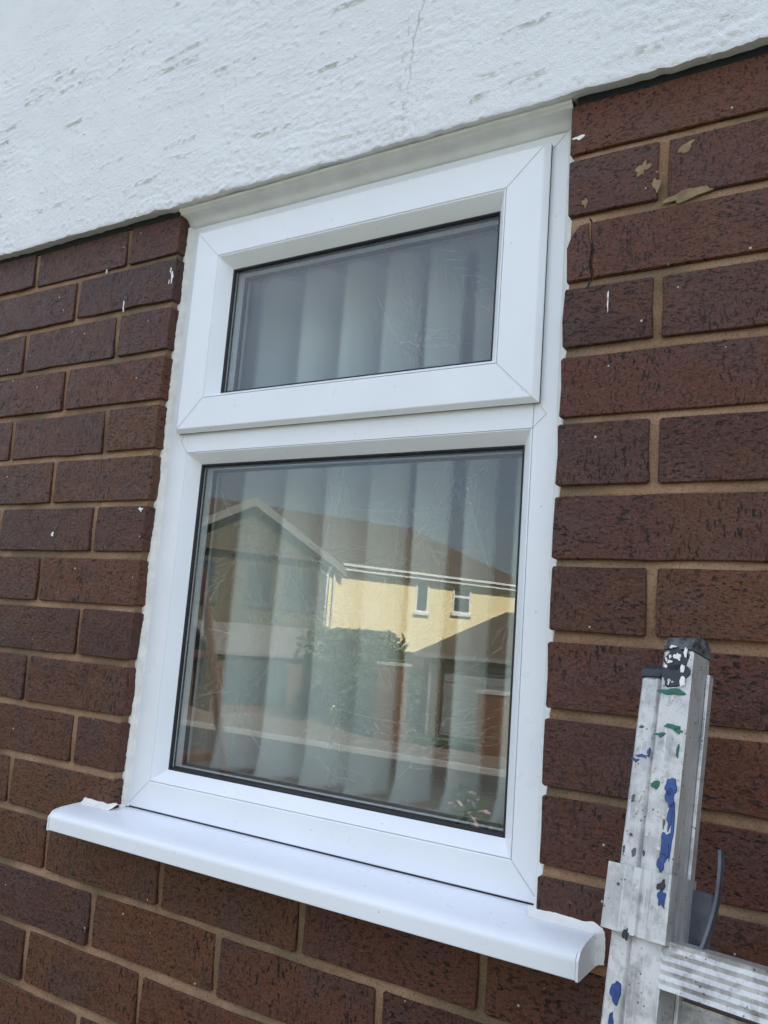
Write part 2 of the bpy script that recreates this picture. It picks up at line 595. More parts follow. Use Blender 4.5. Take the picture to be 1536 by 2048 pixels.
M['leaf'] = simple("dark_leaf", (0.040, 0.075, 0.025), 0.6, 0.4, 0.4, 2.0)
M['leaf2'] = simple("shrub_leaf", (0.055, 0.10, 0.035), 0.6, 0.4, 0.3, 5.0)
M['bark'] = simple("bark", (0.10, 0.075, 0.055), 0.9, 0.2, 0.3, 12.0)
M['pink'] = simple("pink_petal", (0.38, 0.27, 0.30), 0.6, 0.3, 0.25, 20.0)
M['red'] = simple("red_painted_metal", (0.90, 0.30, 0.14), 0.35, 0.5, 0.12, 8.0)

# ------------------------------------------------------------------ ground and street
structure(MB().add([(-1500, -1500, GZ), (1500, -1500, GZ), (1500, 1500, GZ), (-1500, 1500, GZ)], [(0, 1, 2, 3)]).build("ground", M['lawn']))
structure(MB().box(-60, 60, -15.5, -9.5, GZ - 0.2, GZ + 0.008).build("road", M['asphalt']))
for y0, y1 in ((-17.6, -15.65), (-9.35, -7.6)):
    structure(MB().box(-60, 60, y0, y1, GZ - 0.2, GZ + 0.115).build("pavement", M['paving']))
for y0, y1 in ((-15.65, -15.5), (-9.5, -9.35)):
    structure(MB().box(-60, 60, y0, y1, GZ - 0.2, GZ + 0.125).build("kerb", M['kerb']))
structure(MB().box(-19, -11.2, -21.6, -17.6, GZ - 0.2, GZ + 0.05).build("driveway", M['paving']))
structure(MB().box(-6, 7, -4.2, 0.02, GZ - 0.2, GZ + 0.03).build("path", M['flag']))

# ------------------------------------------------------------------ our house
house = thing("house", "dark red brick house with white rendered upper storey and white framed window", "house", (0, 0, GZ))
XA, XB, YB = -4.2, 4.6, 7.5
OX0, OX1, OZ0, OZ1 = 0.0, 0.6035, -0.897, 0.0

def proj(p):
    d = Vector(p) - CAM
    w = r2.dot(d)
    if w < 0.02:
        return None
    return 768 + 1673.41 * r0.dot(d) / w, 1024 + 1673.41 * r1.dot(d) / w, w

# brick intervals per course
def course(k):
    out = []
    def run(mids, lo, hi):
        prev = lo
        for mx in mids:
            if lo + 0.03 < mx < hi - 0.03:
                out.append((prev, mx - 0.005)); prev = mx + 0.005
        out.append((prev, hi))
    jit = lambda: random.uniform(-0.0022, 0.0022)
    if k <= 11:
        a = -0.1105 if k % 2 == 0 else -0.219
        if k == 10: a = -0.0960
        if k == 11: a = -0.2230
        run(sorted(a - 0.225 * i + jit() for i in range(20)), XA, OX0)
        b = 0.8172 if k % 2 == 0 else 0.7047
        run(sorted(b + 0.225 * i + jit() for i in range(19)), OX1, XB)
    else:
        a = {12: -0.1227, 13: -0.0159, 14: -0.138}.get(k, -0.125 if k % 2 == 0 else -0.016)
        run(sorted(a + 0.2245 * i + jit() for i in range(-20, 24)), XA, XB)
    return out

def brick_shape(mb, x0, x1, z0, z1, yf, seed, left_arris=False, right_arris=False):
    r = random.Random(seed)
    L = x1 - x0
    n = max(2, int(round(L / 0.032)))
    j = lambda a: r.uniform(-a, a)
    out = []
    c = 0.0018
    for i in range(n):
        t = i / (n - 1)
        out.append((x0 + c + (L - 2 * c) * t, z0 + j(0.0006) + (0.0016 if r.random() < 0.06 else 0)))
    out.append((x1 + j(0.0008), z0 + c)); out.append((x1 + j(0.0010), (z0 + z1) / 2)); out.append((x1 + j(0.0008), z1 - c))
    for i in range(n):
        t = 1 - i / (n - 1)
        out.append((x0 + c + (L - 2 * c) * t, z1 + j(0.0006)))
    out.append((x0 + j(0.0008), z1 - c)); out.append((x0 + j(0.0010), (z0 + z1) / 2)); out.append((x0 + j(0.0008), z0 + c))
    cx, cz = (x0 + x1) / 2, (z0 + z1) / 2
    tx, tz = j(0.0006) / max(L, 0.1), j(0.0004) / 0.065
    m_ = len(out)
    bv = 0.0010
    ya = lambda x, z: yf + (x - cx) * tx + (z - cz) * tz
    V = []
    for x, z in out:
        sx, sz = 1 - bv / (L / 2), 1 - bv / ((z1 - z0) / 2)
        xi, zi = cx + (x - cx) * sx, cz + (z - cz) * sz
        V.append((xi, ya(xi, zi), zi))
    for x, z in out:
        V.append((x, ya(x, z) + bv * 1.1, z))
    for x, z in out:
        V.append((x, 0.102, z))
    F = [tuple(range(m_))]
    for lay in (0, 1):
        for i in range(m_):
            k2 = (i + 1) % m_
            F.append((lay * m_ + i, lay * m_ + k2, (lay + 1) * m_ + k2, (lay + 1) * m_ + i))
    mb.add(V, F)

bricks = []
for k in range(0, 42):
    zt, zb = -0.075 * k - 0.005, -0.075 * (k + 1) + 0.005
    if k == 0:
        zt = -0.0105
    for x0, x1 in course(k):
        if x1 - x0 < 0.02:
            continue
        if k == 2 and abs(x0 - OX1) < 1e-6:
            bricks.append((x0, x1, zb, zt, k, True)); continue
        bricks.append((x0, x1, zb, zt, k, False))

def rank(b):
    p = proj(((b[0] + b[1]) / 2, 0, (b[2] + b[3]) / 2))
    if p is None:
        return 1e9
    u, v, w = p
    du, dv = max(0, -u, u - 1536), max(0, -v, v - 2048)
    return w + math.hypot(du, dv) * 0.01
bricks.sort(key=rank)
rest = MB()
nb = 0
faces = []
for i, (x0, x1, z0, z1, k, cracked) in enumerate(bricks):
    yf = random.uniform(-0.0016, 0.0003)
    zj = random.uniform(-0.0012, 0.0012)
    faces.append((x0, x1, z0, z1, yf))
    if cracked:
        # split near its end: a jagged crack leaves a small loose piece at the opening
        xs = [(0.0, 0.6335), (0.25, 0.6305), (0.5, 0.6325), (0.75, 0.6290), (1.0, 0.6285)]
        h = z1 - z0
        A = [(x0 + 0.002, z0)] + [(x - 0.0009, z0 + h * t) for t, x in xs] + [(0.618, z1 - 0.001), (0.609, z1 - 0.012), (x0 + 0.0005, z1 - 0.026)]
        Bp = [(x + 0.0009, z0 + h * t) for t, x in xs][::-1] + [(x1 - 0.003, z0), (x1, z0 + 0.003), (x1, z1 - 0.003), (x1 - 0.003, z1)]
        Bp = Bp[5:] + Bp[:5]
        for poly in (A, Bp):
            cx = sum(p[0] for p in poly) / len(poly); cz = sum(p[1] for p in poly) / len(poly)
            n = len(poly); mb = MB()
            V = [(cx + (x - cx) * (1 - 0.0012 / 0.05), yf, cz + (z - cz) * 0.96) for x, z in poly]
            V += [(x, yf + 0.0022, z) for x, z in poly] + [(x, 0.102, z) for x, z in poly]
            F = [tuple(range(n))] + [(l * n + a, l * n + (a + 1) % n, (l + 1) * n + (a + 1) % n, (l + 1) * n + a) for l in (0, 1) for a in range(n)]
            mb.add(V, F)
            o = mb.build("brick", M['brick'], house, loc=(cx, 0, cz)); nb += 1
            o['label'] = "dark brick split by a jagged crack beside the window"
        continue
    if nb < 298:
        mb = MB()
        brick_shape(mb, x0, x1, z0 + zj, z1 + zj, yf, i)
        warm = random.random() < (0.10 if z0 > -0.80 else 0.48 if x0 < 0.2 else 0.25)
        mb.build("brick", M['brick_warm' if warm else 'brick'], house, loc=((x0 + x1) / 2, 0, (z0 + z1) / 2)); nb += 1
    else:
        mb = rest
        brick_shape(mb, x0, x1, z0 + zj, z1 + zj, yf, i)
stuff(rest.build("brick_courses", M['brick'], house))

# mortar
def lines(lo, hi, flo, fhi, fine, coarse, extra):
    s = list(np.arange(lo, flo, coarse)) + list(np.arange(flo, fhi, fine)) + list(np.arange(fhi, hi + coarse * 0.5, coarse))
    s = [a for a in s if all(abs(a - e) > fine * 0.45 for e in extra)] + list(extra)
    return np.array(sorted(s))
mx_ = lines(XA, XB, -0.75, 1.25, 0.012, 0.25, [-0.004, 0.6075])
mz_ = sorted([-0.075 * k + q for k in range(0, 43) for q in (-0.0085, -0.0052, -0.0030, 0.0, 0.0025, 0.0045, 0.0056, 0.0085, 0.0375)] + [-0.899])
mz_ = np.array([z for q, z in enumerate(mz_) if GZ - 0.02 < z < 0.05 and (q == 0 or z - mz_[q - 1] > 0.0006)])
GX, GZZ = np.meshgrid(mx_, mz_)
PH = np.mod(GZZ + 0.0375, 0.075) - 0.0375            # height within the bed joint
GY = np.where(np.abs(PH) < 0.009, 0.0016 + 0.0034 * np.clip((PH + 0.005) / 0.010, 0, 1) ** 1.5, 0.0030)
GY = GY + 0.0006 * vnoise(GX, GZZ, 0.05, 0.012, 2) + 0.0005 * vnoise(GX, GZZ, 0.017, 0.006, 3)
GY = np.maximum(GY, 0.0012)
nx, nz = len(mx_), len(mz_)
mb = MB()
mb.v = [tuple(p) for p in np.stack([GX, GY, GZZ], -1).reshape(-1, 3).tolist()]
cxm, czm = (mx_[:-1] + mx_[1:]) / 2, (mz_[:-1] + mz_[1:]) / 2
for i in range(nz - 1):
    for j in range(nx - 1):
        if -0.004 < cxm[j] < 0.6075 and -0.899 < czm[i] < 0.06:
            continue
        mb.f.append((i * nx + j, i * nx + j + 1, (i + 1) * nx + j + 1, (i + 1) * nx + j))
il = int(np.argmin(abs(mx_ + 0.004))); ir = int(np.argmin(abs(mx_ - 0.6075)))
for xi, xx in ((il, -0.004), (ir, 0.6075)):
    pts = [[(xx + (0 if q == 0 else random.uniform(-0.0006, 0.0006)), GY[i, xi] if q == 0 else 0.0067 + 0.012 * q, mz_[i]) for q in range(8)]
           for i in range(nz) if mz_[i] >= -0.9]
    mb.grid(pts)
mb.build("mortar", M['mortar'], house, smooth='full')

# black strip painting the shade deep in the crack that runs through the split brick and the bed below it
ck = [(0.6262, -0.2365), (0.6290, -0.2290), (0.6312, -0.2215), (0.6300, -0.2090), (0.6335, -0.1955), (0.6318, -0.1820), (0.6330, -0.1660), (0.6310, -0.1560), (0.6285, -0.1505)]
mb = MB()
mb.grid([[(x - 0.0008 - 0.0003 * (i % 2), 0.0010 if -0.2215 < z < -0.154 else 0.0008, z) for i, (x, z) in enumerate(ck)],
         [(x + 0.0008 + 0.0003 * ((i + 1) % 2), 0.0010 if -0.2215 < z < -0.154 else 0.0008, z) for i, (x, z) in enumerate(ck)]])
mb.build("crack_shade", M['dull_black'], house)

# crumbs of mortar smeared over the brick faces
def flat_patch(name, mat, parent, pts, y0, y1, label=None, local=False):
    n = len(pts)
    cx = sum(p[0] for p in pts) / n; cz = sum(p[1] for p in pts) / n
    if parent is house:
        for x0, x1, z0, z1, yf in faces:
            if x0 - 0.006 < cx < x1 + 0.006 and z0 - 0.006 < cz < z1 + 0.006:
                y0, y1 = yf + 0.0006, yf - 0.0008
                break
    V = [(x, y0, z) for x, z in pts] + [(cx + (x - cx) * 0.92, y1, cz + (z - cz) * 0.92) for x, z in pts]
    F = [(i, (i + 1) % n, n + (i + 1) % n, n + i) for i in range(n)] + [tuple(range(n, 2 * n))]
    o = MB().add(V, F).build(name, mat, parent, local=local)
    if label:
        o['label'] = label
    return o
def blob(cx, cz, rx, rz, seed, n=14, amp=0.35, tilt=0.0):
    r = random.Random(seed)
    n = 30
    hs = [(k, r.uniform(-1, 1) * amp / (0.6 + 0.35 * k), r.uniform(0, 6.3)) for k in (1, 2, 3, 4, 5, 7)]
    out = []
    for i in range(n):
        a = 2 * math.pi * i / n
        k = max(0.25, 1 + sum(w * math.sin(q * a + p) for q, w, p in hs))
        x, z = rx * k * math.cos(a), rz * k * math.sin(a)
        out.append((cx + x * math.cos(tilt) - z * math.sin(tilt), cz + x * math.sin(tilt) + z * math.cos(tilt)))
    return out
flat_patch("mortar_smear", M['smear'], house, blob(0.7285, -0.1475, 0.022, 0.006, 3, 18, 0.3, 0.1), 0.004, -0.0018)
flat_patch("mortar_smear", M['smear'], house, blob(0.6845, -0.1075, 0.006, 0.008, 5, 12, 0.45, -0.6), 0.0005, -0.0018)
flat_patch("mortar_smear", M['smear'], house, blob(0.7290, -0.0930, 0.009, 0.0045, 6, 12, 0.4, 0.7), 0.0005, -0.0018)
flat_patch("mortar_smear", M['smear'], house, blob(0.6230, -0.1310, 0.0025, 0.006, 8, 10, 0.4), 0.0005, -0.0018)
flat_patch("mortar_smear", M['smear'], house, blob(0.6990, -0.1290, 0.004, 0.008, 9, 10, 0.3), 0.004, -0.0018)
for cx, cz, rx, rz, sd_ in ((-0.100, -0.128, 0.0035, 0.0035, 2), (-0.104, -0.138, 0.0012, 0.008, 4), (-0.009, -0.098, 0.0012, 0.004, 5), (-0.0045, -0.110, 0.002, 0.009, 6),
                            (-0.010, -0.116, 0.0008, 0.0035, 7), (-0.012, -0.459, 0.0035, 0.003, 9), (0.652, -0.243, 0.0008, 0.006, 10), (0.652, -0.253, 0.0006, 0.008, 11),
                            (0.613, -0.052, 0.006, 0.0025, 12), (-0.20, -0.495, 0.003, 0.003, 13), (-0.155, -0.075, 0.001, 0.003, 14)):
    flat_patch("paint_fleck", M['whitep'] if sd_ != 2 else M['blackp'], house, blob(cx, cz, rx, rz, sd_, 10, 0.5), 0.001, -0.0021)

# outer shell of the house
sh = MB()
sh.add([(XA, 0.1, GZ), (XA, YB, GZ), (XA, YB, 2.3), (XA, 0.1, 2.3)], [(0, 1, 2, 3)])
sh.add([(XB, 0.1, GZ), (XB, YB, GZ), (XB, YB, 2.3), (XB, 0.1, 2.3)], [(0, 1, 2, 3)])
sh.add([(XA, YB, GZ), (XB, YB, GZ), (XB, YB, 2.3), (XA, YB, 2.3)], [(0, 1, 2, 3)])
sh.build("wall", M['brick'], house)
rf = MB().sweep_x([(-0.40, 2.30), (-0.40, 2.45), (YB / 2, 5.0), (YB + 0.4, 2.45), (YB + 0.4, 2.30)], XA - 0.3, XB + 0.3)
rf.build("roof", M['rooftile'], house)

# ------------------------------------------------------------------ white render above the window
def render_panel():
    xs = np.concatenate([np.arange(-2.0, -0.62, 0.007), np.arange(-0.62, 0.375, 0.0021), np.arange(0.375, 0.422, 0.0009), np.arange(0.422, 1.15, 0.0021), np.arange(1.15, 2.40, 0.007)])
    zs = np.concatenate([np.arange(0.0, 0.42, 0.0020), np.arange(0.42, 0.80, 0.006), np.arange(0.80, 1.50, 0.014)])
    X, Z = np.meshgrid(xs, zs)
    h = 0.0016 * vnoise(X, Z, 0.16, 0.10, 11) + 0.0006 * vnoise(X, Z, 0.035, 0.022, 12)
    band = np.clip(vnoise(X, Z, 0.20, 0.055, 13) * 1.3 + 0.45, 0.12, 1)
    Zs = Z - X * 0.03
    h += band * (0.0005 * vnoise(X, Zs, 0.045, 0.0065, 14) + 0.0005 * vnoise(X, Zs, 0.016, 0.005, 15) + 0.0003 * vnoise(X, Z, 0.0075, 0.006, 16))
    h += 0.0005 * vnoise(X, Z, 0.0045, 0.004, 17) * (0.5 + 0.5 * band) * (1 + 1.3 * np.exp(-Z / 0.07))
    g = vnoise(X, Z, 0.0065, 0.0065, 18)
    h += 0.0014 * np.clip(g - 0.58, 0, 1) * 3
    tan_mask = np.zeros_like(h)  # tan tint for grooves, crack, pits and the underside rows
    r = np.random.default_rng(5)
    def scratch(cx, cz, L, ang, dep, wid):
        nonlocal h
        i0, i1 = np.searchsorted(zs, (cz - L - 0.02, cz + L + 0.02)); j0, j1 = np.searchsorted(xs, (cx - L - 0.02, cx + L + 0.02))
        sl = (slice(i0, i1), slice(j0, j1))
        if i1 <= i0 or j1 <= j0:
            return
        dx, dz = X[sl] - cx, Z[sl] - cz
        a = dx * math.cos(ang) + dz * math.sin(ang)
        b = -dx * math.sin(ang) + dz * math.cos(ang) + 0.0012 * np.sin(a * 140 + cx * 90)
        env = np.clip(1 - (np.abs(a) / (L / 2)) ** 4, 0, 1) * np.clip(0.65 + 0.6 * vnoise(X[sl], Z[sl], 0.012, 0.02, 21), 0, 1)
        gro = np.exp(-(b / wid) ** 2)
        h[sl] -= dep * env * gro
        h[sl] += dep * 0.85 * env * np.exp(-((b + wid * 1.9) / (wid * 1.1)) ** 2)
        h[sl] += dep * 0.25 * env * np.exp(-((b - wid * 2.2) / (wid * 1.2)) ** 2)
        tan_mask[sl] = np.maximum(tan_mask[sl], env * gro ** 3 * np.clip(dep / 0.0040, 0, 0.75) * 0.55)
    for i in range(120):
        scratch(r.uniform(-0.55, 1.0), r.uniform(0.015, 0.6), r.uniform(0.02, 0.11), r.uniform(-0.02, 0.14), r.uniform(0.0007, 0.0016), r.uniform(0.0010, 0.0015))
    for i in range(26):
        scratch(r.uniform(-0.5, 0.55), r.uniform(0.03, 0.45), r.uniform(0.05, 0.12), r.uniform(0.02, 0.12), r.uniform(0.0026, 0.0040), r.uniform(0.0009, 0.0013))
    for i in range(110):
        scratch(r.choice([r.uniform(-1.95, -0.5), r.uniform(1.0, 2.35)]), r.uniform(0.02, 0.75), r.uniform(0.05, 0.12), r.uniform(0.0, 0.12), r.uniform(0.0017, 0.0030), r.uniform(0.0020, 0.0030))
    for i in range(14):   # faint upright trowel hairlines
        scratch(r.uniform(-0.5, 0.8), r.uniform(0.03, 0.35), r.uniform(0.03, 0.10), math.pi / 2 + r.uniform(-0.1, 0.1), 0.0009, 0.0012)
    cz_ = [-0.01, 0.03, 0.06, 0.09, 0.121, 0.145, 0.184, 0.3, 0.7]
    cx_ = [0.388, 0.391, 0.3925, 0.3943, 0.3962, 0.3994, 0.4071, 0.41, 0.43]
    xc = np.interp(Z, cz_, cx_) + 0.0022 * vnoise(X * 0, Z, 1, 0.009, 23) + 0.0008 * vnoise(X * 0, Z, 1, 0.003, 22)
    cen = np.exp(-((X - xc) / 0.0010) ** 2) * np.clip(0.6 + 0.6 * vnoise(X * 0, Z, 1, 0.035, 24), 0, 1)
    h -= 0.0015 * cen
    np.maximum(tan_mask, np.clip(cen * 0.5, 0, 1), out=tan_mask)
    pit = vnoise(X, Z, 0.0065, 0.0065, 25)
    near = np.exp(-((X - xc + 0.004) / 0.016) ** 2)
    np.maximum(tan_mask, np.clip((pit - 0.55) * 4, 0, 1) * near * 0.4, out=tan_mask)
    zb = -0.0045 + 0.0018 * vnoise(xs, xs * 0, 0.03, 1, 26) + 0.0012 * vnoise(xs, xs * 0, 0.011, 1, 27) + 0.0012 * vnoise(xs, xs * 0, 0.12, 1, 29)
    edge = np.clip(1 - Z / 0.012, 0, 1)
    Y = -0.0155 - h + 0.0010 * np.clip(1 - Z / 0.003, 0, 1) ** 2
    ZZ = Z + zb[None, :] * np.clip(1 - Z / 0.05, 0, 1)
    rows = [np.stack([xs, np.full_like(xs, 0.030), zb + 0.004], -1), np.stack([xs, np.full_like(xs, -0.001) + 0.001 * vnoise(xs, xs * 0, 0.02, 1, 28), zb + 0.0012], -1)]
    pts = np.concatenate([np.stack(rows), np.stack([X, Y, ZZ], -1)])
    wr = np.concatenate([np.full((2, len(xs)), 0.25), tan_mask])
    nr, nc = pts.shape[:2]
    idx = np.arange(nr * nc).reshape(nr, nc)
    F = np.stack([idx[:-1, :-1], idx[:-1, 1:], idx[1:, 1:], idx[1:, :-1]], -1).reshape(-1, 4)
    me = bpy.data.meshes.new("render_panel")
    me.from_pydata(pts.reshape(-1, 3).tolist(), [], F.tolist())
    at = me.attributes.new("tan_mask", 'FLOAT', 'POINT')
    at.data.foreach_set('value', wr.reshape(-1).astype(np.float32))
    link("render_panel", me, M['render'], house, smooth='full')
    me.set_sharp_from_angle(angle=math.radians(64))
    mb2 = MB()
    yb = -0.0155
    mb2.box(XA, -1.996, yb, 0.1, -0.004, 2.3)
    mb2.box(2.390, XB, yb, 0.1, -0.004, 2.3)
    mb2.box(-1.996, 2.390, yb, 0.1, 1.480, 2.3)
    mb2.build("render_surround", M['render'], house)
render_panel()
# black strip filling the gap under the render, both sides of the window
for xa, xb in ((XA, -0.006), (0.6095, XB)):
    MB().box(xa, xb, -0.0005, 0.03, -0.0125, 0.004).build("black_strip", M['dull_black'], house)
# steel angle and timber core behind (closes the head of the opening)
MB().box(OX0 - 0.05, OX1 + 0.05, 0.031, 0.25, -0.010, 0.05).build("lintel", M['cove'], house)

# painted cove under the render, over the window
xs = np.linspace(OX0 - 0.002, OX1 + 0.0005, 90)
rows = []
for y, z, a in ((0.030, -0.002, 0), (-0.0045, -0.0030, 0.0010), (-0.0060, -0.0062, 0.0011), (-0.0050, -0.0085, 0.0010), (-0.0012, -0.0088, 0.0006), (-0.0010, -0.0112, 0.0005), (0.0005, -0.0116, 0.0005),
                (0.0060, -0.0128, 0.0003), (0.0120, -0.0150, 0.0002), (0.0165, -0.0195, 0.0002), (0.0185, -0.0238, 0.0002), (0.0215, -0.0252, 0.0006), (0.0235, -0.0252, 0)):
    rows.append([(x, y + a * n1, z + a * n2) for x, n1, n2 in zip(xs, vnoise(xs, xs * 0 + y, 0.07, 1, 31), vnoise(xs, xs * 0 + z, 0.09, 1, 32))])
MB().grid(rows).build("head_trim", M['cove'], house, smooth='full')

# ------------------------------------------------------------------ window
F_, C_ = 0.022, 0.010
fr = MB()
fo = (0.0045, 0.5995, -0.8648, -0.016)
fi = (0.0420, 0.5660, -0.8280, -0.050)
sub = lambda r, d: (r[0] + d, r[1] - d, r[2] + d, r[3] - d)
fr.ring([(*fo, 0.075), (*fo, F_ + 0.0012), (*sub(fo, 0.0012), F_), (*sub(fi, -0.0012), F_), (*fi, F_ + 0.0010), (*fi, 0.075)])
fr.box(0.0423, 0.5657, F_ + 0.0001, 0.075, -0.3735, -0.334)
win = fr.build("window", M['upvc'], house)
win['label'] = "white plastic window with a large fixed lower pane"
mark(win)

def seam(parent, a, b, y, w=0.00045, name="weld_seam"):
    a, b = Vector((a[0], 0, a[1])), Vector((b[0], 0, b[1]))
    t = (b - a).normalized(); n = Vector((-t.z, 0, t.x)) * w / 2
    V = [(*(p),) for p in ((a + n), (b + n), (b - n), (a - n))]
    V = [(v[0], y, v[2]) for v in V]
    V2 = [(v[0], y + 0.0004, v[2]) for v in V]
    MB().add(V + V2, [(0, 1, 2, 3), (0, 1, 5, 4), (1, 2, 6, 5), (2, 3, 7, 6), (3, 0, 4, 7)]).build(name, M['seam'], parent)

def glazing(parent, bead0, sight, yb, yg, label):
    """bead, rubber, outer pane, spacer bar, patterned inner pane"""
    b = MB()
    d = [(s - q) for s, q in zip(sight, bead0)]
    lerp = lambda k: tuple(q + e * k for q, e in zip(bead0, d))
    bd = tuple(q + s * 0.0006 for q, s in zip(bead0, (1, -1, 1, -1)))
    b.ring([(*bd, yb + 0.004), (*bd, yb + 0.0008), (*lerp(0.10), yb + 0.0004), (*lerp(0.22), yb + 0.0022), (*lerp(0.94), yg - 0.0030), (*sight, yg - 0.0020), (*sight, yg + 0.035)])
    b.build("glazing_bead", M['upvc'], parent, smooth=True)
    g = MB()
    s0, s1 = sub(sight, 0.0002), sub(sight, 0.0022)
    g.ring([(*sub(sight, -0.002), yg - 0.0038), (*s0, yg - 0.0040), (*sub(sight, 0.0012), yg - 0.0030), (*s1, yg - 0.0008), (*s1, yg + 0.0001)])
    g.build("rubber_gasket", M['gasket'], parent)
    p0 = sub(sight, 0.0003)
    MB().box(p0[0], p0[1], yg, yg + 0.004, p0[2], p0[3]).build("pane", M['glass'], parent)
    sp = MB()
    s2 = sub(sight, 0.0032)
    sp.ring([(*s2, yg + 0.0042), (*s2, yg + 0.0165)])
    sp.build("spacer_bar", M['spacer'], parent)
    # the dark sealed edge in front of and behind the bar
    g2 = MB()
    g2.ring([(*sub(sight, -0.001), yg + 0.0041), (*sub(sight, 0.0036), yg + 0.0041)])
    s3 = sub(sight, 0.0062)
    g2.ring([(*sub(s2, 0.0002), yg + 0.0166), (*s3, yg + 0.0170), (*s3, yg + 0.0235), (*sub(sight, -0.001), yg + 0.0235)])
    g2.build("edge_seal", M['gasket'], parent)
    MB().box(p0[0], p0[1], yg + 0.0172, yg + 0.0212, p0[2], p0[3]).build("patterned_pane", M['obscure'], parent)
    # raised leaf veins pressed into the pane
    lv = MB()
    r = random.Random(int(1000 * yg))
    yv = yg + 0.01705
    def vein(pts, w):
        n = len(pts)
        rows = []
        for i, p in enumerate(pts):
            t = (pts[min(i + 1, n - 1)] - pts[max(i - 1, 0)])
            if t.length < 1e-9: continue
            t.normalize(); q = Vector((-t.y, t.x)) * w * (1 - 0.55 * i / n)
            hh = 0.00014 * w / 0.0007 * (1 - 0.5 * i / n)
            rows.append([(p.x + q.x, yv, p.y + q.y), (p.x, yv - hh, p.y), (p.x - q.x, yv, p.y - q.y), (p.x + q.x, yv, p.y + q.y)])
        keep = []
        for q_ in rows:
            if not (sight[0] + 0.008 < q_[1][0] < sight[1] - 0.008 and sight[2] + 0.008 < q_[1][2] < sight[3] - 0.008):
                break
            keep.append(q_)
        if len(keep) > 1:
            lv.grid(keep)
    area = (sight[1] - sight[0]) * (sight[3] - sight[2])
    for _ in range(int(area * (210 if yg > 0.04 else 90))):
        o = Vector((r.uniform(sight[0], sight[1]), r.uniform(sight[2], sight[3])))
        a = r.uniform(0, 2 * math.pi)
        L = r.uniform(0.10, 0.20)
        bend = r.uniform(-0.9, 0.9)
        mid = []
        for i in range(9):
            t = i / 8
            aa = a + bend * t
            mid.append((mid[-1] + Vector((math.cos(aa), math.sin(aa))) * L / 8) if mid else o.copy())
        vein(mid, 0.0007)
        for i in range(1, 8):
            for s in (-1, 1):
                aa = a + bend * i / 8 + s * r.uniform(0.6, 0.85)
                l2 = L * (0.42 - 0.03 * i) * r.uniform(0.8, 1.2)
                pts = [mid[i].copy()]
                for q in range(5):
                    pts.append(pts[-1] + Vector((math.cos(aa - s * 0.15 * q), math.sin(aa - s * 0.15 * q))) * l2 / 5)
                vein(pts, 0.00045)
    o = lv.build("leaf_pattern", M['etched'], parent)
    stuff(o)

glazing(win, (0.0420, 0.5660, -0.8280, -0.3735), (0.0572, 0.5485, -0.8110, -0.3890), F_, 0.045, "lower")
for a, b in (((fo[0], fo[2]), (fi[0], fi[2])), ((fo[1], fo[2]), (fi[1], fi[2])), ((fo[1], fo[3]), (0.572, -0.045))):
    seam(win, a, b, F_ - 0.0003)
# V joints where the middle rail meets the sides
seam(win, (0.566, -0.3735), (0.5815, -0.3590), F_ - 0.0003)
seam(win, (0.5815, -0.3590), (0.574, -0.3500), F_ - 0.0003)
seam(win, (0.042, -0.3735), (0.0300, -0.3560), F_ - 0.0003)
seam(win, (0.0300, -0.3560), (0.0335, -0.3480), F_ - 0.0003)

MB().box(0.006, 0.598, F_ + 0.003, F_ + 0.012, -0.8690, -0.8640).build('sill_gap_shade', M['gasket'], win)  # black bar added to draw the shade in the gap under the frame

# opening light
lip = (0.0245, 0.5742, -0.3470, -0.0375)
face = (0.0296, 0.5680, -0.3415, -0.0430)
bead1 = (0.0735, 0.5233, -0.2985, -0.0853)
ca = MB()
ca.ring([(*sub(lip, 0.012), 0.0174), (*lip, 0.0174), (*lip, 0.0158), (*sub(face, -0.0004), C_ + 0.0004), (*sub(face, 0.0006), C_), (*sub(bead1, -0.0010), C_), (*bead1, C_ + 0.0010), (*bead1, 0.070)])
case = ca.build("casement", M['upvc'], house)
case['label'] = "small top opening light standing proud of its frame"
mark(case)
MB().ring([(*sub(lip, 0.0007), 0.0175), (*sub(lip, 0.0007), 0.0219)]).build("rubber_gasket", M['gasket'], case)
glazing(case, bead1, (0.0900, 0.5075, -0.2870, -0.1030), C_, 0.033, "upper")
for a, b in (((face[0], face[2]), (bead1[0], bead1[2])), ((face[1], face[2]), (bead1[1], bead1[2])), ((face[1], face[3]), (bead1[1], bead1[3])), ((face[0], face[3]), (bead1[0], bead1[3]))):
    seam(case, a, b, C_ - 0.0003)

# sill
def sill_profile():
    p = [(0.060, -0.8668), (0.0225, -0.8672), (0.0, -0.8682), (-0.020, -0.8692), (-0.036, -0.8705)]
    for i in range(1, 8):
        a = math.pi / 2 * i / 7
        p.append((-0.0415 - 0.0135 * math.sin(a) + 0.0055 * (1 - i / 7), -0.8712 - 0.0085 * (1 - math.cos(a))))
    p += [(-0.0550, -0.8830), (-0.0550, -0.8940), (-0.0550, -0.8960), (-0.0542, -0.8968), (-0.0518, -0.8968), (-0.0512, -0.8960), (-0.0512, -0.8880), (-0.045, -0.8835), (0.060, -0.8790)]
    return p
sp_ = sill_profile()
front = [(y, z) for y, z in sp_ if y < -0.0005]
f2 = [(-0.0012, -0.8683)] + front + [(-0.0012, -0.8818)]
si = MB().sweep_x(f2, -0.0531, 0.6615)
bk = [(0.060, -0.8668), (0.0225, -0.8672), (-0.0012, -0.8683), (-0.0012, -0.8818), (0.060, -0.8790)]
si.sweep_x(bk, 0.0012, 0.6022)
sill = si.build("window_sill", M['upvc'], house, smooth=True)
mark(sill)
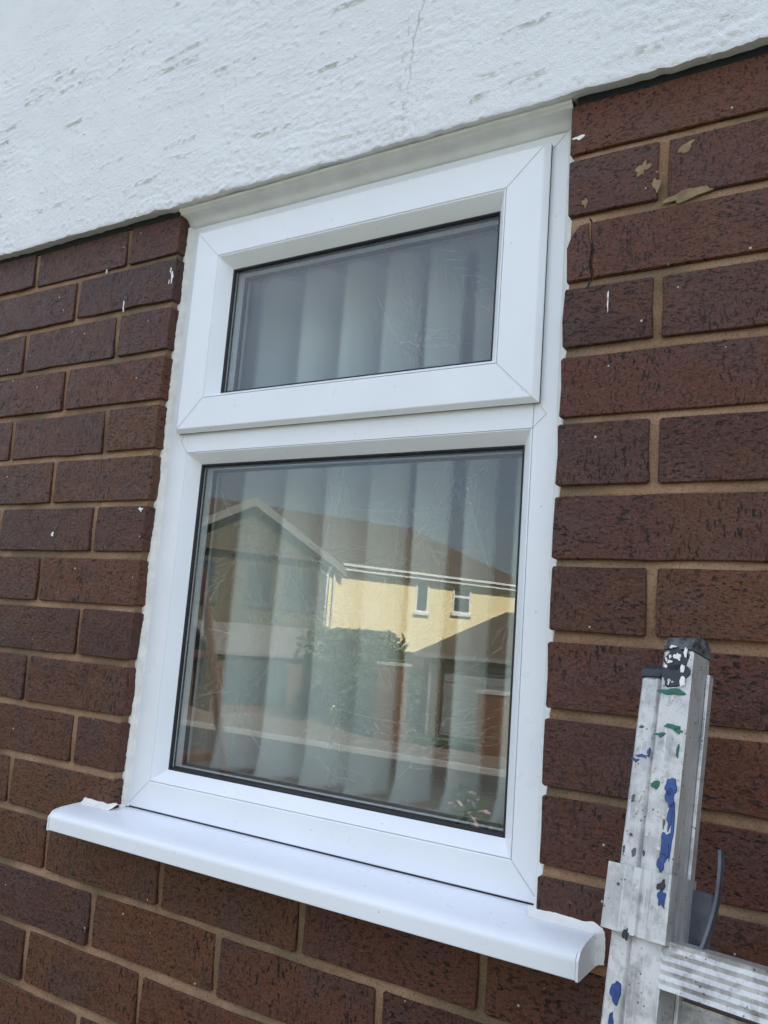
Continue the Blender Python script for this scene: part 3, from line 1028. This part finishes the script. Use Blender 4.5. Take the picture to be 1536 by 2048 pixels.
for xa, xb in ((-0.0560, -0.0536), (0.6621, 0.6645)):
    e = [(y - 0.0008 if y < -0.03 else y, z + (0.0008 if z > -0.876 else -0.0008)) for y, z in f2]
    e = [p for p in e if not (p[0] > -0.0540 and p[1] < -0.8795)] + [(-0.0012, -0.8976)]
    MB().sweep_x(e, xa, xb).build("end_cap", M['upvc'], sill)

# sealant beads
def sealant_side(x_rev, sgn, ztop, zbot, wf, wr, seed, mat, n=260):
    zs = np.linspace(ztop, zbot, n)
    a = wf * (1 + 0.06 * vnoise(zs, zs * 0, 0.05, 1, seed) + 0.05 * vnoise(zs, zs * 0, 0.008, 1, seed + 1))
    b = wr * (1 + 0.10 * vnoise(zs, zs * 0, 0.06, 1, seed + 2) + 0.10 * vnoise(zs, zs * 0, 0.021, 1, seed + 3) + 0.14 * vnoise(zs, zs * 0, 0.0035, 1, seed + 4))
    rows = []
    for z, w1, w2 in zip(zs, a, b):
        yr = F_ - w2
        rows.append([(x_rev - sgn * 0.006, yr + 0.0006, z), (x_rev - sgn * 0.0002, yr, z), (x_rev + sgn * w1 * 0.30, yr + w2 * 0.45, z), (x_rev + sgn * w1 * 0.65, yr + w2 * 0.80, z),
                     (x_rev + sgn * w1, F_ - 0.0005, z), (x_rev + sgn * (w1 + 0.0004), F_ + 0.0008, z)])
    return MB().grid(rows).build("sealant", mat, win, smooth='full')
sealant_side(OX0, 1, -0.024, -0.866, 0.0078, 0.0066, 41, M['old_silicone'], 420)
sealant_side(OX1, -1, -0.024, -0.868, 0.0105, 0.0125, 51, M['silicone'], 420)

def sill_fillet(path, mat, seed, h=0.0080, d=0.0075):
    """path of (x, z, outward angle): a smeared fillet between sill and brick face"""
    n = 90
    t = np.linspace(0, len(path) - 1, n)
    k = np.arange(len(path))
    px, pz, pa = (np.interp(t, k, [p[q] for p in path]) for q in range(3))
    w1 = 1 + 0.14 * vnoise(t, t * 0, 0.6, 1, seed) + 0.04 * vnoise(t, t * 0, 0.2, 1, seed + 1)
    w2 = 1 + 0.20 * vnoise(t, t * 0, 0.7, 1, seed + 2) + 0.05 * vnoise(t, t * 0, 0.2, 1, seed + 3)
    rows = []
    for x, z, a, q1, q2 in zip(px, pz, pa, w1, w2):
        ox, oz = math.cos(a), math.sin(a)
        row = []
        for o_, y in ((-0.0025, -0.2 * d), (-0.0004, -1.0 * d * q1), (0.0012, -0.86 * d * q1), (0.36 * h * q2, -0.45 * d * q1), (0.75 * h * q2, -0.20 * d), (h * q2, 0.0002), (h * q2, 0.0040)):
            row.append((x + ox * o_, y, z + oz * o_))
        rows.append(row)
    return MB().grid(rows).build("sealant", mat, sill, smooth='full')
U = math.pi / 2
sill_fillet([(-0.0545, -0.8688, U), (-0.035, -0.8686, U), (-0.015, -0.8686, U), (-0.002, -0.8684, U), (0.004, -0.8682, 0.9)], M['old_silicone'], 61, 0.0075, 0.0085)
sill_fillet([(0.5985, -0.8682, 2.2), (0.606, -0.8684, U), (0.625, -0.8686, U), (0.645, -0.8686, U), (0.6600, -0.8688, U), (0.6640, -0.8700, 0.8), (0.6646, -0.8740, 0), (0.6646, -0.8850, 0), (0.6646, -0.8960, 0)], M['silicone'], 71, 0.0080, 0.0090)
MB().tube([(0.0018, 0.0120, -0.8672), (0.0030, 0.0210, -0.8655)], 0.0035, 8).build("sealant", M['old_silicone'], sill, smooth='full')

# indoors
inn = MB()
ix0, ix1, iz0, iz1 = 0.012, 0.592, -0.845, -0.020
inn.ring([(ix0, ix1, iz0, iz1, 0.074), (ix0, ix1, iz0, iz1, 0.26)])
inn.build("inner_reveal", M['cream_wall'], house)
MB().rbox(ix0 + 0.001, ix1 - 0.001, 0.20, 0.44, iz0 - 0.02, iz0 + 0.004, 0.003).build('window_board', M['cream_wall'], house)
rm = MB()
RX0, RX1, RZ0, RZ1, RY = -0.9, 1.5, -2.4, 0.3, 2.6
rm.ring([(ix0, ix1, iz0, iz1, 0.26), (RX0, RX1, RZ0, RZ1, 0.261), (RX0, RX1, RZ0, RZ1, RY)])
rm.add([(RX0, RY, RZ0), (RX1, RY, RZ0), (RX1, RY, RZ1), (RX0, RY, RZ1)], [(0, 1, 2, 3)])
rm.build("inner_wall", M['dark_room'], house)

# vertical blind ---------------------------------------------------------
blind = thing("vertical_blind", "pale grey green vertical blind hanging behind both window panes", "blind", (0.3, 0.15, -0.03))
MB().box(0.016, 0.588, 0.130, 0.172, -0.048, -0.022).build("head_rail", M['plastic'], blind)
edges = [0.052, 0.135, 0.211, 0.285, 0.356, 0.430, 0.500, 0.572]
for i, x in enumerate(edges):
    r = random.Random(90 + i)
    ang = 1.06 + r.uniform(-0.12, 0.12)
    w = (0.084, 0.080, 0.072, 0.063, 0.057, 0.056, 0.061, 0.076)[i]
    rows = []
    for kz in range(17):
        t = (kz / 16) if kz < 12 else 0.6875 + 0.3125 * ((kz - 11) / 5) ** 0.6
        z = -0.052 + (-0.822 + 0.052) * t
        row = []
        for kx in range(9):
            q = kx / 8
            curve = 0.012 * math.sin(math.pi * q) * (0.6 + 0.4 * math.sin(2.2 * t + i))
            tw = ang + 0.10 * math.sin(2.0 * t + i * 1.3)
            kick = max(0.0, (t - 0.93) / 0.07) ** 2 * max(0.0, 1 - q * 1.6)
            row.append((x + w * q * math.cos(tw) + 0.0015 * math.sin(5 * t + i) - 0.009 * kick, 0.140 + w * q * math.sin(tw) - curve * 0.9, z + 0.002 * q))
        rows.append(row)
    MB().grid(rows).build("slat", M['fabric'], blind, smooth='full')
MB().tube([(0.05 + 0.52 * t / 20, 0.148 + 0.004 * math.sin(t * 1.9), -0.8225) for t in range(21)], 0.0012, 5).build("bottom_chain", M['plastic'], blind)

# ------------------------------------------------------------------ ladder
T = Vector((0.7192, -0.085, -0.6302))
uz = Vector((0.03, 0.25, 1.0)).normalized()
tw = math.radians(17.6)
rx = Vector((math.cos(tw), -math.sin(tw), 0)); rx = (rx - uz * rx.dot(uz)).normalized()
ny = uz.cross(rx)
Lm = (T.z - GZ) / uz.z
foot = T - uz * Lm
Mx = Matrix.Identity(4)
for i in range(3):
    Mx[i][0], Mx[i][1], Mx[i][2], Mx[i][3] = rx[i], ny[i], uz[i], foot[i]
lad = thing("ladder", "old paint splashed aluminium extension ladder leaning on the brick wall beside the window", "ladder", foot, mat=Mx)
def lpart(mb, name, mat, smooth=False):
    return mb.build(name, mat, lad, smooth, local=True)
def channel(xa, xb, z0, z1, y0=0.0, y1=0.030, flip=False):
    """stile: outer skin with lips, hollow on one side edge"""
    mb = MB()
    mb.rbox(xa, xb, y0, y1, z0, z1, 0.0022)
    return mb
WIN_ = 0.318
s0, s1, s2, s3 = 0.0, 0.0178, 0.0190, 0.0458
lpart(channel(s0, s1, 0.02, Lm), "stile", M['alu'])
lpart(channel(s2, s3, 0.45, Lm + 0.023, -0.0025, 0.028), "stile", M['alu'])
lpart(channel(s3 + WIN_, s3 + WIN_ + 0.0268, 0.45, Lm + 0.010, -0.0025, 0.028), "stile", M['alu'])
lpart(channel(s3 + WIN_ + 0.028, s3 + WIN_ + 0.0458, 0.02, Lm), "stile", M['alu'])
def plug(xa, xb, z0, z1, y0, y1, mat):
    mb = MB()
    prof = []
    for i in range(9):
        a = math.pi * i / 8
        prof.append(((y0 + y1) / 2 - (y1 - y0) / 2 * math.cos(a), z1 - 0.010 + 0.010 * math.sin(a)))
    prof = [(y0, z0)] + prof + [(y1, z0)]
    mb.sweep_x(prof, xa, xb)
    return mb
lpart(plug(s0 - 0.0004, s1 + 0.0002, Lm + 0.0002, Lm + 0.013, -0.0004, 0.0304, M['capb']), "end_cap", M['capb'])
lpart(plug(s2 + 0.0006, s3 - 0.0006, Lm + 0.0232, Lm + 0.0370, -0.003, 0.0285, M['capb']), "end_cap", simple("scuffed_grey_plug", (0.075, 0.075, 0.078), 0.55, 0.5, 0.85, 160.0, 0.6))
lpart(plug(s3 + WIN_, s3 + WIN_ + 0.0268, Lm + 0.0102, Lm + 0.0335, -0.003, 0.0285, M['capb']), "end_cap", M['capb'])
lpart(plug(s3 + WIN_ + 0.028, s3 + WIN_ + 0.0458, Lm + 0.0002, Lm + 0.013, -0.0004, 0.0304, M['capb']), "end_cap", M['capb'])
for xa, xb in ((s0 - 0.001, s1 + 0.001), (s3 + WIN_ + 0.027, s3 + WIN_ + 0.0468)):
    lpart(MB().rbox(xa, xb, -0.004, 0.034, -0.005, 0.0198, 0.003), "rubber_foot", M['gasket'])
# lip on the inner side of the fly stile
lpart(MB().rbox(s3 + 0.0002, s3 + 0.0030, 0.022, 0.0295, 0.45, Lm + 0.009, 0.0006), "stile_lip", M['alu'])
def rung(z, y, x0, x1):
    prof = []
    n = 5
    h0, h1 = -0.016, 0.016
    for i in range(n * 2 + 1):         # ribbed front
        prof.append((y - 0.0150 + (0.0014 if i % 2 else 0.0), z + h1 - (h1 - h0) * i / (n * 2)))
    prof += [(y + 0.006, z + h0 - 0.0015), (y + 0.013, z + h0 + 0.006), (y + 0.014, z + h1 - 0.006), (y + 0.006, z + h1 + 0.0015)]
    return MB().sweep_x(prof, x0, x1)
zr = Lm - 0.212
while zr > 0.5:
    lpart(rung(zr, 0.0130, s3 - 0.001, s3 + WIN_ + 0.001), "rung", M['alu'])
    zr -= 0.25
zr = Lm - 0.250
while zr > 0.2:
    lpart(rung(zr, 0.0420, s1 - 0.001, s3 + WIN_ + 0.029), "rung", M['alu'])
    zr -= 0.25
# guide bracket that wraps both stiles
gb = MB()
bz0, bz1 = Lm - 0.199, Lm - 0.151
prof = [(-0.0075, 0.030), (-0.0070, -0.0030), (-0.0050, -0.0062), (0.0065, -0.0066), (0.0085, -0.0045), (0.0172, -0.0045), (0.0190, -0.0078), (0.0250, -0.0078), (0.0262, -0.0056), (0.0330, -0.0056),
        (0.0350, -0.0080), (0.0490, -0.0080), (0.0500, -0.0070), (0.0500, 0.030)]
inner = [(x * 0.985 + 0.0004, y + 0.0022) if 0 < i < len(prof) - 1 else (x + (0.0022 if i == 0 else -0.0022), y) for i, (x, y) in enumerate(prof)]
nP = len(prof)
V = [(x, y, bz0) for x, y in prof] + [(x, y, bz1) for x, y in prof] + [(x, y, bz0) for x, y in inner] + [(x, y, bz1) for x, y in inner]
Fs = []
for i in range(nP - 1):
    Fs += [(i, i + 1, nP + i + 1, nP + i), (2 * nP + i, 3 * nP + i, 3 * nP + i + 1, 2 * nP + i + 1), (i, 2 * nP + i, 2 * nP + i + 1, i + 1), (nP + i, nP + i + 1, 3 * nP + i + 1, 3 * nP + i)]
lpart(gb.add(V, Fs), "guide_bracket", M['alu2'])
# rung catch: a plate and a bent hook behind the fly stile
lpart(MB().rbox(s3 + 0.0032, s3 + 0.020, 0.026, 0.030, Lm - 0.196, Lm - 0.157, 0.001), "catch_plate", M['steel'])
hk = []
for i in range(12):
    t = i / 11
    hk.append((s3 + 0.021 + 0.006 * math.sin(math.pi * t * 0.9), 0.012 + 0.018 * t, Lm - 0.205 + 0.080 * t))
mb = MB()
rows = []
for x, y, z in hk:
    rows.append([(x - 0.0013, y, z), (x - 0.0012, y - 0.0055, z), (x + 0.0012, y - 0.0055, z), (x + 0.0013, y, z), (x - 0.0013, y, z)])
lpart(mb.grid(rows), "rung_hook", M['steel'])
for x, z in ((0.008, Lm - 0.128), (0.006, Lm - 0.166), (0.012, Lm - 0.300), (0.004, Lm - 0.290)):
    lpart(MB().tube([(x, -0.0012 if z < Lm - 0.25 or z > Lm - 0.14 else -0.0070, z), (x, 0.002, z)], 0.0012, 8), "rivet", M['steel'])
def splash(cx, cz, rx_, rz_, mat, seed, y=-0.0028, amp=0.32, n=22):
    pts = blob(cx, cz, rx_, rz_, seed, n, amp)
    return flat_patch("paint_splash", mat, lad, pts, y + 0.0004, y - 0.0005, local=True)
# blue runs, green smears and the black painted tip
splash(0.0385, Lm - 0.087, 0.0048, 0.0075, M['blue'], 1, amp=0.22); splash(0.0395, Lm - 0.097, 0.0042, 0.007, M['blue'], 2, amp=0.25); splash(0.0410, Lm - 0.111, 0.0022, 0.010, M['blue'], 3)
splash(0.0400, Lm - 0.129, 0.0042, 0.009, M['blue'], 4); splash(0.0380, Lm - 0.143, 0.0036, 0.007, M['blue'], 5, amp=0.3)
splash(0.0440, Lm - 0.120, 0.0012, 0.020, M['blue'], 6)
splash(0.0100, Lm - 0.066, 0.0052, 0.0012, M['blue'], 7, -0.0005, 0.5); splash(0.0155, Lm - 0.062, 0.0012, 0.004, M['blue'], 8, -0.0005); splash(0.0040, Lm - 0.070, 0.0026, 0.0015, M['blue'], 9, -0.0005, 0.5)
splash(0.0108, Lm - 0.240, 0.0044, 0.0080, M['blue'], 10, -0.0005, 0.35); splash(0.0095, Lm - 0.262, 0.0020, 0.0075, M['blue'], 21, -0.0005, 0.3); splash(0.0100, Lm - 0.280, 0.0036, 0.0055, M['blue'], 22, -0.0005, 0.4)
splash(0.0350, Lm - 0.041, 0.0070, 0.0022, M['green'], 11); splash(0.0405, Lm - 0.044, 0.0035, 0.0022, M['green'], 24); splash(0.0250, Lm - 0.048, 0.0040, 0.0018, M['green'], 12, amp=0.6); splash(0.0415, Lm - 0.060, 0.0012, 0.005, M['green'], 13)
splash(0.0240, Lm - 0.088, 0.0042, 0.0026, M['green'], 14, amp=0.6); splash(0.0310, Lm - 0.0125, 0.0105, 0.0030, M['green'], 25, amp=0.3, y=-0.0031)
splash(0.0320, Lm + 0.0000, 0.0118, 0.0110, M['blackp'], 15, -0.0027, 0.16, 30); splash(0.0322, Lm + 0.0140, 0.0110, 0.0100, M['blackp'], 16, -0.0027, 0.2, 30)
splash(0.0335, Lm + 0.0165, 0.0026, 0.0034, M['whitep'], 17, -0.0041, 0.5); splash(0.0385, Lm + 0.006, 0.0020, 0.0030, M['whitep'], 18, -0.0041, 0.5); splash(0.0400, Lm - 0.004, 0.0024, 0.0045, M['whitep'], 19, -0.0034, 0.4)
splash(0.0265, Lm + 0.012, 0.0018, 0.0016, M['whitep'], 26, -0.0041, 0.5); splash(0.0290, Lm + 0.025, 0.0022, 0.0014, M['whitep'], 27, -0.0046, 0.5); splash(0.0410, Lm + 0.021, 0.0012, 0.0040, M['whitep'], 28, -0.0046, 0.5)
splash(0.0440, Lm - 0.168, 0.0026, 0.0070, M['blue'], 29, -0.0084, 0.5); splash(0.0430, Lm - 0.160, 0.0024, 0.0040, M['blackp'], 30, -0.0087, 0.6); splash(0.0190, Lm - 0.198, 0.0020, 0.0040, M['blackp'], 31, -0.0084, 0.6)

M['cream'] = simple("old_cream_paint", (0.56, 0.54, 0.49), 0.5, 0.4, 0.15, 150.0, 0.3, 0, 300.0, 0.001)
rr = random.Random(77)
for k in range(26):
    fly = rr.random() < 0.6
    x = rr.uniform(0.022, 0.043) if fly else rr.uniform(0.003, 0.015)
    z = Lm - rr.uniform(0.01, 0.145)
    splash(x, z, rr.uniform(0.0006, 0.0022), rr.uniform(0.0008, 0.0034), M[rr.choice(('cream', 'cream', 'cream', 'steel'))], 200 + k, -0.00265 if fly else -0.0002, 0.5)
for k in range(9):
    splash(rr.uniform(0.022, 0.043), Lm + rr.uniform(-0.008, 0.022), rr.uniform(0.0006, 0.0014), rr.uniform(0.0008, 0.0022), M[rr.choice(('whitep', 'cream'))], 300 + k, -0.0033, 0.4)

# ------------------------------------------------------------------ across the road (seen mirrored in the panes)
oh = thing("opposite_house", "cream yellow house with brown tiled roof mirrored in the lower pane", "house", (-16.33, -23.35, GZ), math.atan2(-0.892, 0.451))
def hp(mb, name, mat, par=oh, smooth=False):
    o = mb.build(name, mat, par, smooth, local=True)
    return o
EZ = 5.08
b = MB(); b.box(0.0, 9.4, -7.0, 0.0, 0, EZ - 0.03); hp(b, "wall", M['yellow'])
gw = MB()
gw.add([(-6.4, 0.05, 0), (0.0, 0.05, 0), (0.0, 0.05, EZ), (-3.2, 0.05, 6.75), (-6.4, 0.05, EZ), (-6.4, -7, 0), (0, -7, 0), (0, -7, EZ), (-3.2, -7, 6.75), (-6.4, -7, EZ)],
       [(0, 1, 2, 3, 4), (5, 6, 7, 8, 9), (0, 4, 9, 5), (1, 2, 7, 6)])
o = hp(gw, "gable_wall", M['shaded_gable']); o['label'] = "gable end of the house with its shade painted into the beige"
main = MB()
e0, e1 = -7.0, 9.75
main.add([(e0, 0.35, EZ), (e1, 0.35, EZ), (5.6, -3.5, 7.35), (e0, -3.5, 7.35), (e0, -7.4, EZ), (e1, -7.4, EZ)], [(0, 1, 2, 3), (1, 5, 2), (3, 2, 5, 4), (0, 3, 4), (0, 4, 5, 1)])
roof = hp(main, "roof", M['rooftile'])
gr = MB()
gr.add([(-6.8, 0.35, EZ - 0.12), (-3.2, 0.35, 6.90), (0.4, 0.35, EZ - 0.12), (-6.8, -3.0, EZ - 0.12), (-3.2, -3.0, 6.90), (0.4, -3.0, EZ - 0.12)], [(0, 1, 4, 3), (1, 2, 5, 4)])
hp(gr, "roof", M['rooftile'])
for s in (-1, 1):
    bb = MB()
    xe = -3.2 + s * 3.65
    bb.add([(-3.2, 0.36, 6.98), (xe, 0.36, EZ - 0.10), (xe, 0.36, EZ - 0.38), (-3.2, 0.36, 6.68), (-3.2, 0.42, 6.98), (xe, 0.42, EZ - 0.10), (xe, 0.42, EZ - 0.38), (-3.2, 0.42, 6.68)],
           [(0, 1, 2, 3), (4, 5, 6, 7), (0, 1, 5, 4), (2, 3, 7, 6)])
    hp(bb, "barge_board", M['shaded_board'])
hp(MB().box(0.30, e1, 0.36, 0.47, EZ - 0.02, EZ + 0.06), "gutter", M['white'])
hp(MB().box(0.30, e1, 0.20, 0.35, EZ - 0.17, EZ - 0.06), "fascia", M['white'])
for x in (-0.12, 0.16):
    hp(MB().tube([(x, 0.08 + 0.05, 0.2), (x, 0.13, EZ - 0.35), (x, 0.34, EZ - 0.1)], 0.045, 8), "drainpipe", M['white'])
def hwin(x0, x1, z0, z1, y, bars=1, fm='white'):
    f = hp(MB().ring([(x0, x1, z0, z1, y), (x0, x1, z0, z1, y + 0.05), (x0 + 0.07, x1 - 0.07, z0 + 0.07, z1 - 0.07, y + 0.05), (x0 + 0.07, x1 - 0.07, z0 + 0.07, z1 - 0.07, y)]), "window", M[fm])
    f2 = MB().box(x0 + 0.07, x1 - 0.07, y + 0.005, y + 0.02, z0 + 0.07, z1 - 0.07).build("pane", M['pane'], f, local=True)
    if bars:
        zt = z1 - 0.36 * (z1 - z0)
        MB().box(x0 + 0.071, x1 - 0.071, y + 0.021, y + 0.048, zt - 0.05, zt + 0.05).build("transom", M['white'], f, local=True)
    MB().box(x0 - 0.06, x1 + 0.06, y, y + 0.14, z0 - 0.10, z0 - 0.001).build("sill", M[fm], f, local=True)
hwin(3.72, 4.30, 3.70, 4.86, 0.0, 0)
hwin(5.45, 6.32, 3.80, 4.80, 0.0, 1)
hwin(7.4, 8.4, 0.9, 2.2, 0.0, 1)
hwin(-3.15, -2.20, 3.45, 4.75, 0.05, 0, 'steel')
hwin(-1.80, -0.50, 3.45, 4.75, 0.05, 0, 'steel')
hwin(-5.2, -4.2, 3.45, 4.75, 0.05, 0, 'steel')
pc = MB(); pc.box(-4.6, -0.5, 0.052, 1.7, 0, 1.9); hp(pc, "porch", M['garage'])
hp(MB().add([(-4.8, 1.95, 1.88), (-0.3, 1.95, 1.88), (-0.3, 0.06, 2.75), (-4.8, 0.06, 2.75), (-4.8, 1.95, 1.78), (-0.3, 1.95, 1.78), (-0.3, 0.06, 2.60), (-4.8, 0.06, 2.60)],
            [(0, 1, 2, 3), (4, 5, 6, 7), (0, 1, 5, 4), (1, 2, 6, 5), (0, 3, 7, 4)]), "porch_roof", simple("pale_lean_to_roof", (0.16, 0.15, 0.14), 0.8))
hp(MB().box(-1.6, -0.75, 1.71, 1.76, 0.1, 1.85), "door", M['pane'])
hp(MB().box(-4.2, -2.1, 1.71, 1.76, 0.3, 1.7), "porch_glazing", M['pane'])

ga = thing("garage", "dark brick garage with brown tiled roof mirrored at right of the lower pane", "garage", (-11.0, -21.0, GZ))
def gp(mb, n, mt):
    return mb.build(n, mt, ga, local=True)
gp(MB().box(0.05, 6.0, -5.0, 0.0, 0, 2.30), "wall", M['garage'])
gp(MB().add([(-0.15, 0.3, 2.30), (6.3, 0.3, 2.30), (6.3, -2.4, 3.70), (1.45, -2.4, 3.70), (-0.15, -5.2, 2.30), (6.3, -5.2, 2.30)], [(0, 1, 2, 3), (0, 3, 4), (3, 2, 5, 4), (0, 4, 5, 1)]), "roof", M['rooftile'])
gp(MB().box(-0.15, 6.3, 0.31, 0.40, 2.18, 2.30), "gutter", M['shaded_board'])
gp(MB().tube([(0.25, 0.07, 0.0), (0.25, 0.07, 2.2)], 0.05, 8), "drainpipe", M['shaded_board'])
for x0, x1 in ((0.7, 2.9), (3.3, 5.5)):
    d = gp(MB().rbox(x0, x1, 0.001, 0.06, 0.02, 2.0, 0.01), "door", M['garage_door'])
    for k in range(4):
        MB().box(x0 + 0.05, x1 - 0.05, 0.061, 0.075, 0.12 + 0.47 * k, 0.50 + 0.47 * k).build("door_panel", M['garage_door'], d, local=True)

fe = thing("fence", "brown board fence between the yellow house and the garage", "fence", (-13.6, -22.2, GZ))
for i in range(16):
    MB().rbox(i * 0.165, i * 0.165 + 0.158, -0.012 + 0.004 * (i % 2), 0.012 + 0.004 * (i % 2), 0, 2.25 + 0.01 * (i % 3), 0.003).build("board", M['fence'], fe, local=True)
for z in (0.4, 1.8):
    MB().box(0, 2.64, -0.06, -0.013, z, z + 0.09).build("rail", M['fence'], fe, local=True)

def brick_pillar(x, y, w, h, label):
    p = thing("gate_pillar", label, "pillar", (x, y, GZ), group="orange brick gate pillars")
    n = int(h / 0.075)
    MB().box(-w / 2 + 0.008, w / 2 - 0.008, -w / 2 + 0.008, w / 2 - 0.008, 0, n * 0.075).build("mortar", M['mortar'], p, local=True)
    for k in range(n):
        z0 = k * 0.075
        if k % 2:
            cells = [(-w / 2, -0.005), (0.005, w / 2)]
        else:
            cells = [(-w / 2, -w / 4 - 0.005), (-w / 4 + 0.005, w / 4 - 0.005), (w / 4 + 0.005, w / 2)]
        for xa, xb in cells:
            MB().box(xa, xb, -w / 2, w / 2, z0, z0 + 0.065).build("brick", M['terracotta'], p, local=True)
    MB().box(-w / 2 - 0.04, w / 2 + 0.04, -w / 2 - 0.04, w / 2 + 0.04, n * 0.075, n * 0.075 + 0.07).build("coping", M['kerb'], p, local=True)
brick_pillar(-10.15, -17.85, 0.58, 1.95, "tall orange brick gate pillar beside the evergreen tree")
brick_pillar(-7.35, -17.85, 0.58, 1.50, "low orange brick gate pillar in front of the garage")

def leafy(name, label, cat, loc, rad, hz, n, size, leafmat, seed, trunk_h, flowers=None, group=None):
    r = random.Random(seed)
    t = thing(name, label, cat, loc, group=group)
    stems = MB()
    for k in range(5):
        a = 2 * math.pi * k / 5 + r.uniform(-0.3, 0.3)
        top = (math.cos(a) * rad * 0.55, math.sin(a) * rad * 0.55, hz * r.uniform(0.7, 0.92))
        stems.tube([(0.03 * math.cos(a), 0.03 * math.sin(a), 0), (top[0] * 0.3, top[1] * 0.3, hz * 0.3), top], [0.035 * rad + 0.01, 0.025 * rad + 0.006, 0.006], 6)
    stems.build("trunk", M['bark'], t, local=True)
    lv, fl = MB(), MB()
    lobes = [(r.uniform(-0.6, 0.6) * rad, r.uniform(-0.6, 0.6) * rad, trunk_h + (hz - trunk_h) * r.uniform(0.15, 0.88), r.uniform(0.35, 0.6) * rad) for _ in range(16)]
    for i in range(n):
        lx, ly, lz, lr = r.choice(lobes)
        d = Vector((r.gauss(0, 1), r.gauss(0, 1), r.gauss(0, 1))).normalized() * lr * r.uniform(0.55, 1.08)
        p = Vector((lx, ly, lz)) + d
        p.z = min(max(p.z, 0.02), hz)
        u = Vector((r.gauss(0, 1), r.gauss(0, 1), r.gauss(0, 0.6))).normalized()
        v = u.cross(Vector((r.gauss(0, 1), r.gauss(0, 1), r.gauss(0, 1)))).normalized()
        s = size * r.uniform(0.6, 1.3)
        mb = lv
        if flowers and p.z > hz * 0.45 and r.random() < flowers:
            mb = fl; s *= 0.75
        mb.add([p - u * s, p + v * s * 0.45, p + u * s, p - v * s * 0.45], [(0, 1, 2, 3)])
    stuff(lv.build("leaves", leafmat, t, local=True))
    if flowers:
        stuff(fl.build("blossom", M['pink'], t, local=True))
    return t
leafy("evergreen_tree", "bushy dark evergreen mirrored before the yellow house corner", "tree", (-12.4, -19.7, GZ), 1.65, 2.75, 7600, 0.13, M['leaf'], 4, 0.2)
leafy("shrub", "tall pink flowering shrub mirrored at lower right of the pane", "shrub", (-1.62, -5.0, GZ), 0.46, 1.66, 2600, 0.042, M['leaf2'], 9, 0.4, 0.30)

# red stepladder standing on the path
sl = thing("step_ladder", "red painted step ladder mirrored at the left edge of the lower pane", "ladder", (-1.1, -1.05, GZ))
ap = Vector((-1.13, -1.2, -0.42))
def rail(a, b, name, r=0.020):
    a, b = Vector(a), Vector(b)
    mid = a.lerp(b, 0.55) + Vector((0.018, 0, 0.01))
    return MB().tube([a, a.lerp(mid, 0.5), mid, mid.lerp(b, 0.5), b], r, 8).build(name, M['red'], sl, smooth='full')
rail((-0.36, -1.2, GZ + 0.035), ap, "stile", 0.014)
rail((-0.40, -0.98, GZ + 0.035), (-1.13, -0.98, -0.42), "stile", 0.014)
rail((-1.85, -1.2, GZ + 0.035), (-1.16, -1.2, -0.44), "rear_leg", 0.016)
rail((-1.85, -0.98, GZ + 0.035), (-1.16, -0.98, -0.44), "rear_leg", 0.016)
for k in range(8):
    t = 0.09 + k * 0.115
    x = -0.36 + (-1.13 + 0.36) * t
    z = GZ + 0.035 + (-0.42 - GZ - 0.035) * t
    MB().rbox(x - 0.085, x - 0.002, -1.18, -1.0, z - 0.012, z + 0.012, 0.003).build("tread", M['red'], sl)

bpy.context.view_layer.update()
